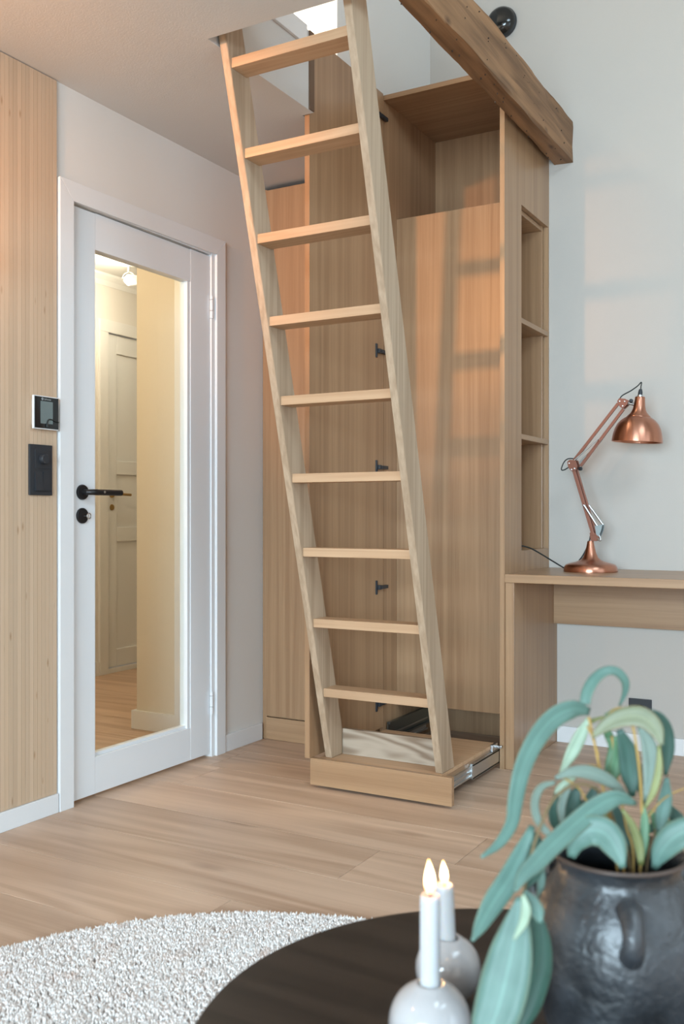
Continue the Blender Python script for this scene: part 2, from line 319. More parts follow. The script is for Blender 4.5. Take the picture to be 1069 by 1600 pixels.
struct('wall_loft_back', 'white back wall of the loft beyond the hatch', [(-4.4, -2.391, 4.1, 4.2, 2.691, 3.9)], M_wall, 'wall')
struct('wall_loft', 'white loft wall beside the hatch', [(-1.95, -1.85, 3.232, 4.10, 2.69, 3.9)], M_wall, 'wall')
struct('wall_loft_far', 'bright white far wall of the loft', [(-4.5, -4.4, -4.4, 6.2, 2.69, 3.95), (-4.4, -2.39, 6.1, 6.2, 2.69, 3.95), (-4.4, -2.39, -4.5, -4.4, 2.69, 3.95)], M_wall, 'wall')
struct('trim_1', 'white edge board along the top of the hatch side', [(-1.783, -1.772, 2.335, 2.885, 2.625, 2.695)], M_trim, 'trim', bev=.001)
struct('hatch_end_strip', 'dark brown strip at the end of the hatch side', [(-1.783, -1.7775, 2.912, 2.943, 2.412, 2.69)], M_brownstrip, 'trim')  # thin dark brown strip laid over the end of the hatch side
# windows out of view: frame, mullions, panes
def window(name, label, x0, x1, y0, y1, z0, z1, ax):
    t = thing(name, label, 'window', ((x0 + x1) / 2, (y0 + y1) / 2, z0), kind='structure')
    w = .06
    if ax == 'x':
        fr_ = [(x0, x1, y0, y0 + w, z0, z1), (x0, x1, y1 - w, y1, z0, z1), (x0, x1, y0 + w, y1 - w, z0, z0 + w), (x0, x1, y0 + w, y1 - w, z1 - w, z1)]; mid = (x0, x1, (y0 + y1) / 2 - .03, (y0 + y1) / 2 + .03, z0 + w, z1 - w)
        panes = [((x0 + x1) / 2 - .004, (x0 + x1) / 2 + .004, y0 + w, (y0 + y1) / 2 - .03, z0 + w, z1 - w), ((x0 + x1) / 2 - .004, (x0 + x1) / 2 + .004, (y0 + y1) / 2 + .03, y1 - w, z0 + w, z1 - w)]
    else:
        fr_ = [(x0, x0 + w, y0, y1, z0, z1), (x1 - w, x1, y0, y1, z0, z1), (x0 + w, x1 - w, y0, y1, z0, z0 + w), (x0 + w, x1 - w, y0, y1, z1 - w, z1)]; mid = ((x0 + x1) / 2 - .03, (x0 + x1) / 2 + .03, y0, y1, z0 + w, z1 - w)
        panes = [(x0 + w, (x0 + x1) / 2 - .03, (y0 + y1) / 2 - .004, (y0 + y1) / 2 + .004, z0 + w, z1 - w), ((x0 + x1) / 2 + .03, x1 - w, (y0 + y1) / 2 - .004, (y0 + y1) / 2 + .004, z0 + w, z1 - w)]
    link('window_frame', to_mesh(boxes(*fr_), 'window_frame'), M_trim, t); bx('mullion', mid, M_trim, t)
    for p_ in panes: link('pane', to_mesh(boxes(p_), 'pane'), M_glass, t)
window('window_1', 'large white framed window in the right wall', 2.61, 2.69, .4, 2.7, .8, 2.5, 'x')
t = thing('window_3', 'roof window in the high ceiling above the desk side', 'window', (1.15, 1.0, 3.86), kind='structure')
link('window_frame', to_mesh(boxes((.2, .27, .1, 1.9, 3.85, 3.899), (2.03, 2.1, .1, 1.9, 3.85, 3.899), (.27, 2.03, .1, .17, 3.85, 3.899), (.27, 2.03, 1.83, 1.9, 3.85, 3.899)), 'window_frame'), M_trim, t)
link('pane', to_mesh(boxes((.27, 2.03, .17, 1.83, 3.885, 3.89)), 'pane'), M_glass, t)
window('window_2', 'wide white framed window at the rear of the room', -1.2, 1.8, -4.49, -4.41, .7, 2.5, 'y')
# baseboards
def board(name, label, b): struct(name, label, [b], M_trim, 'baseboard', bev=.002)
board('baseboard_left', 'white skirting board under the bamboo wall panel', (WX, WX + .014, -4.39, 2.308, 0, .062))
board('baseboard_left_far', 'short white skirting board between door frame and wardrobe', (WX, WX + .012, 3.226, 3.50, 0, .07))
board('baseboard_back', 'low white skirting board under the desk', (-1.247, 2.59, BY - .012, BY, 0, .069))
# bamboo covering
bp_ = tag(bx('bamboo_wall_panel', (WX, WX + .003, .9, 2.306, .062, 2.408), M_brownstrip, None, 0), 'vertical bamboo strip wall panel left of the white door', 'wall panel')
sw = .0166; sl = to_mesh(boxes((0, .0045, -sw / 2 + .00045, sw / 2 - .00045, 0, 2.344), bev=.0005), 'bamboo_strip')
y = 2.3055 - sw / 2
while y > .92:
    link('bamboo_strip', sl, M_bamboo, bp_, loc=(WX + .003, y, .063)); y -= sw

# ------------------------------------------------------------------ glazed door
d1 = thing('door_1', 'white door with tall clear glass pane and black handle', 'door', (WX, 2.76, 0), kind='structure')
def frame_bm(bs): return to_mesh(boxes(*bs, bev=.002), 'casing')
fx0, fx1 = WX, WX + .016
def prism(pts):
    me = bmesh.new(); a = [me.verts.new((fx0, y, z)) for y, z in pts]; b = [me.verts.new((fx1, y, z)) for y, z in pts]; k = len(pts)
    me.faces.new(a); me.faces.new(b[::-1])
    for i in range(k): me.faces.new((a[i], b[i], b[(i + 1) % k], a[(i + 1) % k]))
    bmesh.ops.bevel(me, geom=me.edges[:], offset=.0008, segments=1, affect='EDGES'); return to_mesh(me, 'casing')
link('casing', prism([(2.312, 0), (2.374, 0), (2.374, 2.0285), (2.312, 2.094)]), M_trim, d1)
link('casing', prism([(3.166, 0), (3.224, 0), (3.224, 2.102), (3.166, 2.0365)]), M_trim, d1)
link('casing', prism([(2.3125, 2.0945), (2.3745, 2.029), (3.1655, 2.037), (3.2235, 2.1025)]), M_trim, d1)
link('jamb', to_mesh(boxes((WX - .10, WX + .004, 2.374, 2.3765, 0, 2.0265), bev=0), 'jamb'), M_trim, d1)
link('jamb', to_mesh(boxes((WX - .10, WX + .006, 3.143, 3.167, 0, 2.037), bev=.001), 'jamb'), M_trim, d1)
link('jamb', to_mesh(boxes((WX - .10, WX + .004, 2.377, 3.143, 2.031, 2.037), bev=0), 'jamb'), M_trim, d1)
lx0, lx1 = WX - .042, WX - .002
GY0, GY1, GZ0, GZ1 = 2.492, 3.0, .14, 1.897
bx('stile', (lx0, lx1, 2.379, GY0, .013, 2.022), M_white, d1)
bx('stile', (lx0, lx1, 3.0175, 3.140, .013, 2.026), M_white, d1)
bx('rail', (lx0, lx1 - .0005, GY0, 3.0175, .013, GZ0), M_white, d1)
bx('rail', (lx0, lx1 - .0005, GY0, 3.0175, GZ1, 2.024), M_white, d1)
bx('glazing_bead', (lx0, lx1 - .003, GY1, 3.0175, GZ0, GZ1), M_white, d1)
bx('glazing_bead', (lx0 + .004, lx1 - .012, GY0, GY1, GZ0, GZ0 + .012), M_white, d1)
pn = link('pane', to_mesh(boxes((WX - .026, WX - .020, GY0, GY1, GZ0, GZ1)), 'pane'), M_glass, d1); tag(pn, 'clear glass pane')
# lever handle, keyhole plate, key
hy, hz = 2.428, 1.056
h = lathe('handle', [(0, 0), (.026, 0), (.0265, .004), (.024, .009), (.010, .010), (.0095, .03), (0, .03)], M_blackm, d1, 32, (lx1, hy, hz), (1, 0, 0)); tag(h, 'matt black lever handle')
tube('lever', [(lx1 + .028, hy - .004, hz), (lx1 + .043, hy + .006, hz), (lx1 + .047, hy + .022, hz), (lx1 + .047, hy + .06, hz), (lx1 + .047, hy + .142, hz)], [.0095, .010, .0105, .0105, .0105], M_blackm, h, 14, 4)
lathe('screw', [(0, 0), (.0042, 0), (.004, .0016), (0, .002)], M_steel, h, 16, (lx1 + .0572, hy + .05, hz + .001), (1, 0, 0))
k = lathe('keyhole_plate', [(0, 0), (.0265, 0), (.0265, .005), (.0245, .007), (0, .007)], M_blackm, d1, 32, (lx1, hy, .976), (1, 0, 0))
bm = lathe_bm([(0, 0), (.0022, 0), (.0022, .018), (0, .018)], 10, (lx1 + .007, hy + .004, .975), (1, 0, 0)); 
ring = [(lx1 + .026, hy + .008 + .009 * math.cos(t), .975 + .009 * math.sin(t)) for t in [2 * math.pi * i / 16 for i in range(17)]]
tube_bm(ring, .0022, 8, bm, cap=False); link('key', to_mesh(bm, 'key', True, 40), M_steel, k)
for hz_ in (1.819, .218):
    bm = bmesh.new()
    for a, b in ((-.045, -.016), (-.014, .028), (.030, .045)): lathe_bm([(0, a), (.0075, a), (.0075, b), (0, b)], 14, (WX + .006, 3.1415, hz_), None, bm)
    tag(link('hinge', to_mesh(bm, 'hinge', True, 40), M_white, d1), 'white barrel hinge')

# ------------------------------------------------------------------ hall seen through the pane
M_hall = plain('hall_wall_paint', (.72, .67, .58), .6, bump=.05, bscale=150)
struct('wall_hall_corner', 'cream wall corner seen through the door glass', [(-3.0, -2.49, 3.392, 6.1, 0, 2.445)], M_hall, 'wall')
struct('wall_hall_far', 'far white wall of the hall behind the glass', [(-4.3, -4.19, -2.6, 4.46, 0, 2.445), (-4.3, -4.19, 5.36, 6.2, 0, 2.445), (-4.3, -4.19, 4.46, 5.36, 2.105, 2.445)], M_wall, 'wall')
struct('wall_hall_end', 'white end wall of the hall', [(-4.19, -2.49, 6.1, 6.2, 0, 2.445)], M_wall, 'wall')
struct('wall_hall_near', 'white wall of the hall nearest the living room', [(-4.19, -2.49, 1.1, 1.2, 0, 2.445)], M_wall, 'wall')
struct('trim_3', 'white upright casing on the hall corner wall', [(-2.765, -2.70, 3.372, 3.392, 0, 2.3)], M_trim, 'trim', bev=.002)
board('baseboard_hall', 'white skirting board on the hall corner wall', (-3.02, -2.766, 3.376, 3.392, 0, .085))
board('baseboard_hall_side', 'white skirting board round the hall corner', (-3.02, -3.0, 3.393, 6.0, 0, .085))
board('baseboard_hall_far', 'white skirting board on the far hall wall', (-4.19, -4.176, 1.25, 4.385, 0, .085))
cv = bmesh.new(); 
pr_ = [(-4.19, 2.445), (-4.19, 2.385), (-4.178, 2.382), (-4.165, 2.41), (-4.135, 2.432), (-4.13, 2.445)]
ra = [cv.verts.new((x, 1.25, z)) for x, z in pr_]; rb = [cv.verts.new((x, 6.05, z)) for x, z in pr_]
for i in range(6): cv.faces.new((ra[i], ra[(i + 1) % 6], rb[(i + 1) % 6], rb[i]))
cv.faces.new(ra); cv.faces.new(rb[::-1])
tag(link('trim_4', to_mesh(cv, 'trim_4'), M_trim), 'white ceiling moulding on the far hall wall', 'moulding', kind='structure')
d2 = thing('door_2', 'white panelled hall door with brass handle behind the glass', 'door', (-4.19, 4.9, 0), kind='structure')
bx('casing', (-4.19, -4.172, 4.388, 4.462, 0, 2.10), M_trim, d2, .002); bx('casing', (-4.19, -4.172, 5.358, 5.432, 0, 2.10), M_trim, d2, .002); bx('casing', (-4.19, -4.170, 4.388, 5.432, 2.10, 2.175), M_trim, d2, .002)
bx('threshold', (-4.3, -4.18, 4.463, 5.357, 0, .03), M_trim, d2)
bx('door_leaf', (-4.235, -4.205, 4.468, 5.352, .034, 2.098), M_white, d2)
PZ = [(.034, .142), (.812, .90), (1.23, 1.315), (1.982, 2.098)]
for a, b in PZ: bx('rail', (-4.205, -4.193, 4.556, 5.264, a, b), M_white, d2, .003)
for a, b in ((4.468, 4.556), (5.264, 5.352)): bx('stile', (-4.205, -4.193, a, b, .034, 2.098), M_white, d2, .003)
h = lathe('handle', [(0, 0), (.024, 0), (.022, .006), (.008, .008), (.008, .035), (0, .035)], M_brass, d2, 24, (-4.193, 4.512, 1.107), (1, 0, 0))
tube('lever', [(-4.16, 4.512, 1.107), (-4.153, 4.53, 1.107), (-4.153, 4.64, 1.104)], .008, M_brass, h, 10, 3)
lathe('keyhole_plate', [(0, 0), (.019, 0), (.018, .004), (0, .004)], M_brass, d2, 24, (-4.193, 4.512, 1.025), (1, 0, 0))
sl_ = thing('ceiling_spotlight', 'small chrome spotlight with lit bulb on the hall ceiling', 'lamp', (-3.84, 4.27, 2.445))
lathe('base', [(0, 0), (.05, 0), (.048, -.018), (.01, -.022), (0, -.022)], M_trim, sl_, 24, (-3.84, 4.27, 2.445))
tube('stem', [(-3.84, 4.27, 2.42), (-3.84, 4.27, 2.385)], .008, M_steel, sl_)
bm = tube_bm([(-3.84 + .035 * math.cos(t), 4.27 + .012 * math.cos(t), 2.35 + .035 * math.sin(t)) for t in np.linspace(0, math.pi, 12)], .004, 8); link('yoke', to_mesh(bm, 'yoke', True), M_steel, sl_)
lathe('lamp_head', [(0, 0), (.026, .002), (.03, .02), (.032, .06), (.029, .062), (.027, .02), (0, .012)], M_trim, sl_, 24, (-3.815, 4.31, 2.345), (-.1, -.75, -.12))
bm = bmesh.new(); bmesh.ops.create_uvsphere(bm, u_segments=20, v_segments=12, radius=.024, matrix=Matrix.Translation((-3.822, 4.246, 2.335)))
link('bulb', to_mesh(bm, 'bulb', True), M_bulb, sl_)
point('hall_bulb_light', (-3.78, 4.12, 2.25), 13, (1.0, .84, .62), .05)
point('hall_fill_light', (-3.35, 2.35, 2.2), 26, (1.0, .74, .45), .08)  # unseen warm fill added to brighten the hall, no fixture behind it

# ------------------------------------------------------------------ ceiling beam
bm = bmesh.new(); n = 220; ringv = []
sec = [(-1.262, 2.497), (-1.225, 2.492), (-1.187, 2.489), (-1.180, 2.494), (-1.179, 2.56), (-1.180, 2.64), (-1.182, 2.668), (-1.225, 2.672), (-1.258, 2.668), (-1.264, 2.65), (-1.262, 2.58)]
for i in range(n + 1):
    yy = -4.39 + (BY - .001 + 4.39) * i / n; r_ = []
    for j, (x, z) in enumerate(sec):
        a = .0028 * math.sin(yy * 7.1 + j * 1.7) + .0022 * math.sin(yy * 17 + j * 2.9) + random.uniform(-.0006, .0006)
        bb = .0026 * math.cos(yy * 5.3 + j * 2.1) + random.uniform(-.0006, .0006)
        if x < -1.25: a = abs(a)
        r_.append(bm.verts.new((x + a, yy, z + bb)))
    ringv.append(r_)
for a, b in zip(ringv, ringv[1:]):
    for j in range(len(sec)): bm.faces.new((a[j], a[(j + 1) % len(sec)], b[(j + 1) % len(sec)], b[j]))
bm.faces.new(ringv[0]); bm.faces.new(ringv[-1][::-1])
bt = thing('ceiling_beam', 'rough old brown timber beam with nail holes under the ceiling', 'beam', (-1.22, BY, 2.49))
link('timber', to_mesh(bm, 'timber', True, 18), M_beam, bt)
bm = bmesh.new()
for i in range(60):
    yy = random.uniform(1.9, 4.05)
    if i % 2: lathe_bm([(0, .0012), (random.uniform(.0015, .003), .0012), (.002, -.004), (0, -.004)], 8, (random.uniform(-1.255, -1.19), yy, 2.4895), (0, 0, -1), bm)
    else: lathe_bm([(0, .0012), (random.uniform(.0015, .003), .0012), (.002, -.004), (0, -.004)], 8, (-1.1785, yy, random.uniform(2.51, 2.65)), (1, 0, 0), bm)
tag(link('nail_holes', to_mesh(bm, 'nail_holes'), M_shadow, bt), 'dark old nail holes', kind='stuff')

# ------------------------------------------------------------------ closed wardrobe unit
FY = 3.505
w1 = thing('wardrobe', 'narrow closed oak wardrobe door between white wall and open closet', 'wardrobe', (-2.11, 3.8, 0))
bx('side_filler', (-2.388, -2.366, 3.515, 3.54, .0, 2.40), M_oakZ, w1)
bx('door', (-2.364, -1.848, FY, FY + .02, .103, 2.392), M_oakZ, w1, .001)
bx('plinth', (-2.366, -1.83, FY + .006, FY + .024, .001, .096), M_oakX, w1, .001)
link('body', to_mesh(boxes((-2.366, -2.346, 3.53, 4.098, .096, 2.39), (-1.848, -1.828, 3.53, 4.098, .0, 2.39), (-2.346, -1.848, 4.08, 4.098, .096, 2.39), (-2.346, -1.848, 3.53, 4.08, .096, .114)), 'body'), M_oakZ, w1)

# ------------------------------------------------------------------ open ladder closet
cl = thing('ladder_closet', 'tall open oak closet with recessed panel and shelf niche beside desk', 'closet', (-1.55, 3.82, 0))
CX0, CX1, CY0, CT = -1.806, -1.304, 3.54, 2.702
bx('side_panel', (-1.826, CX0, CY0, 4.085, 0.0, CT - .02), M_oakZ, cl)
NY0, NY1, NZ0, NZ1 = 3.737, 4.089, .835, 2.226; RX = -1.285
link('side_panel', to_mesh(boxes((CX1, RX, CY0, NY0, 0, CT - .02), (CX1, RX, NY1, 4.099, 0, CT - .02), (CX1, RX, NY0, NY1, 0, NZ0), (CX1, RX, NY0, NY1, NZ1, CT - .02)), 'side_panel'), M_oakZ, cl)
bx('top_panel', (-1.826, RX, CY0, 4.085, CT - .02, CT), M_oakX, cl)
bx('back_panel', (CX0, CX1, 4.06, 4.075, .0, CT - .02), M_oakZ, cl)
bx('recessed_panel', (CX0, CX1 - .001, 3.66, 3.678, .185, 2.224), M_oakZ, cl)
bx('compartment_floor', (CX0, CX1 - .001, 3.678, 4.06, 2.204, 2.223), M_oakX, cl)
bx('niche_back', (CX1 - .236, CX1 - .22, NY0 - .02, NY1 + .008, NZ0 - .02, NZ1 + .02), M_oakZ, cl)
bx('niche_side', (CX1 - .22, CX1, NY1, NY1 + .008, NZ0, NZ1), M_oakZ, cl, .0005); bx('niche_side', (CX1 - .22, CX1, NY0 - .018, NY0, NZ0, NZ1), M_oakZ, cl, .0005)
bx('niche_top', (CX1 - .22, CX1, NY0, NY1, NZ1, NZ1 + .018), M_oakY, cl, .0005); bx('niche_base', (CX1 - .22, CX1, NY0, NY1, NZ0 - .018, NZ0), M_oakY, cl, .0005)
for z in (1.752, 1.284): bx('shelf', (CX1 - .218, RX - .001, NY0 + .001, NY1 - .001, z, z + .021), M_oakY, cl)
bx('latch', (CX1 - .028, CX1 - .001, 3.652, 3.6595, 1.409, 1.423), M_black, cl)
dr = bx('open_door', (-1.8235, -1.8035, 2.951, 3.532, .108, 2.705), M_oakZ, cl, .001); tag(dr, 'oak door swung open towards the room')
for z in (2.60, 1.643, 1.172, .685, .212):
    bm = boxes((-1.8035, -1.7985, 3.462, 3.474, z - .028, z + .028), bev=.0008)
    add_box(bm, -1.8035, -1.790, 3.474, 3.492, z - .009, z + .009, bev=.001)
    add_box(bm, -1.802, -1.788, 3.492, 3.548, z - .007, z + .007, bev=.001)
    tag(link('hinge', to_mesh(bm, 'hinge'), M_black, dr), 'black cup hinge')
# pull-out plinth drawer with steel rails
dw = link('drawer', to_mesh(boxes((-1.792, -1.776, 2.99, 3.53, .024, .088), (-1.335, -1.319, 2.99, 3.53, .024, .088), (-1.776, -1.335, 3.512, 3.53, .024, .088), bev=.001), 'drawer'), M_oakY, cl); tag(dw, 'low oak drawer pulled out on steel rails')
bx('drawer_front', (-1.812, -1.262, 2.970, 2.990, .010, .105), M_oakX, dw, .001)
bx('top_panel', (-1.794, -1.316, 2.990, 3.532, .0885, .1005), M_rung, dw, .001)
bx('riser_board', (-1.748, -1.342, 3.094, 3.112, .101, .194), M_riser, dw, .001)
def rail(x, sgn):
    S_ = lambda a, b: sorted((x + sgn * a, x + sgn * b))
    bm = boxes((*S_(0, .004), 2.992, 3.50, .030, .070))
    for z0, z1 in ((.030, .036), (.046, .054), (.064, .070)): add_box(bm, *S_(.004, .008), 2.992, 3.50, z0, z1)
    link('slide_rail', to_mesh(bm, 'slide_rail'), M_steel, dw)
    bm = boxes((*S_(.0095, .013), 3.27, 3.95, .024, .076))
    for z0, z1 in ((.022, .029), (.071, .078)): add_box(bm, *S_(.001, .013), 3.27, 3.95, z0, z1)
    add_box(bm, *S_(.002, .0125), 3.262, 3.272, .026, .074, bev=.001)
    link('slide_rail', to_mesh(bm, 'slide_rail'), M_steel, dw)
rail(-1.319, 1); rail(-1.792, -1)
bm = boxes((-1.326, -1.287, 3.508, 3.524, .086, .096), bev=.002); add_box(bm, -1.3185, -1.308, 3.47, 3.53, .079, .104, bev=.002); tag(link('catch', to_mesh(bm, 'catch'), M_steel, dw), 'small steel catch')
bm = boxes((-1.800, -1.796, 3.56, 4.05, .05, .125)); add_box(bm, -1.796, -1.786, 3.56, 4.05, .05, .058); add_box(bm, -1.796, -1.786, 3.56, 4.05, .117, .125)
link('slide_track', to_mesh(bm, 'slide_track'), M_steeld, cl)

# ------------------------------------------------------------------ ladder
SL = -.275
def fy(z): return 3.018 + SL * (z - .1)
ld = thing('ladder', 'tall wooden loft ladder with nine visible rungs leaning through the hatch', 'ladder', (-1.546, 3.06, .101))
def stringer(x0, x1):
    bm = bmesh.new(); zt = 3.02; z0 = .1015
    q = [(fy(z0), z0), (fy(z0) + .103, z0), (fy(zt) + .103, zt), (fy(zt), zt)]
    a = [bm.verts.new((x0, y, z)) for y, z in q]; b = [bm.verts.new((x1, y, z)) for y, z in q]
    bm.faces.new(a); bm.faces.new(b[::-1])
    for i in range(4): bm.faces.new((a[i], b[i], b[(i + 1) % 4], a[(i + 1) % 4]))
    bmesh.ops.bevel(bm, geom=bm.edges[:], offset=.0015, segments=2, affect='EDGES')
    return link('stringer', to_mesh(bm, 'stringer'), M_lad, ld)
stringer(-1.776, -1.750); stringer(-1.3415, -1.316)
rm = to_mesh(boxes((-.2042, .2042, 0, .080, -.030, 0), bev=.0015), 'rung')
for z in (2.877, 2.627, 2.3765, 2.1225, 1.8725, 1.622, 1.3715, 1.1175, .866, .616, .362):
    link('rung', rm, M_rung, ld, loc=(-1.5458, fy(z) + .014, z))

# ------------------------------------------------------------------ desk, socket, lamp
dk = thing('desk', 'built-in light oak desk along the back wall', 'desk', (-.4, 3.82, 0))
bx('desktop', (RX + .0005, 1.2, 3.54, 4.0985, .719, .751), M_oakX, dk)
bx('side_panel', (RX + .0005, -1.249, 3.546, 4.0985, .001, .7185), M_oakZ, dk); bx('side_panel', (1.16, 1.195, 3.546, 4.08, .001, .7185), M_oakZ, dk)
bx('apron', (-1.2485, 1.16, 4.045, 4.062, .515, .7185), M_oakX, dk)
sk = thing('wall_socket', 'square black wall socket on the wall under the desk', 'socket', (-.897, BY, .165))
bx('cover_plate', (-.943, -.85, BY - .009, BY - .0002, .118, .216), M_black, sk, .002)
lathe('socket_well', [(.024, 0), (.023, .0025), (.0195, .003), (.019, -.004), (0, -.004)], M_gloss, sk, 32, (-.897, BY - .0085, .169), (0, -1, 0))
for s_ in (-1, 1): lathe('contact_hole', [(0, 0), (.003, 0), (.003, .001), (0, .001)], M_print, sk, 10, (-.897 + s_ * .0095, BY - .005, .169), (0, -1, 0))
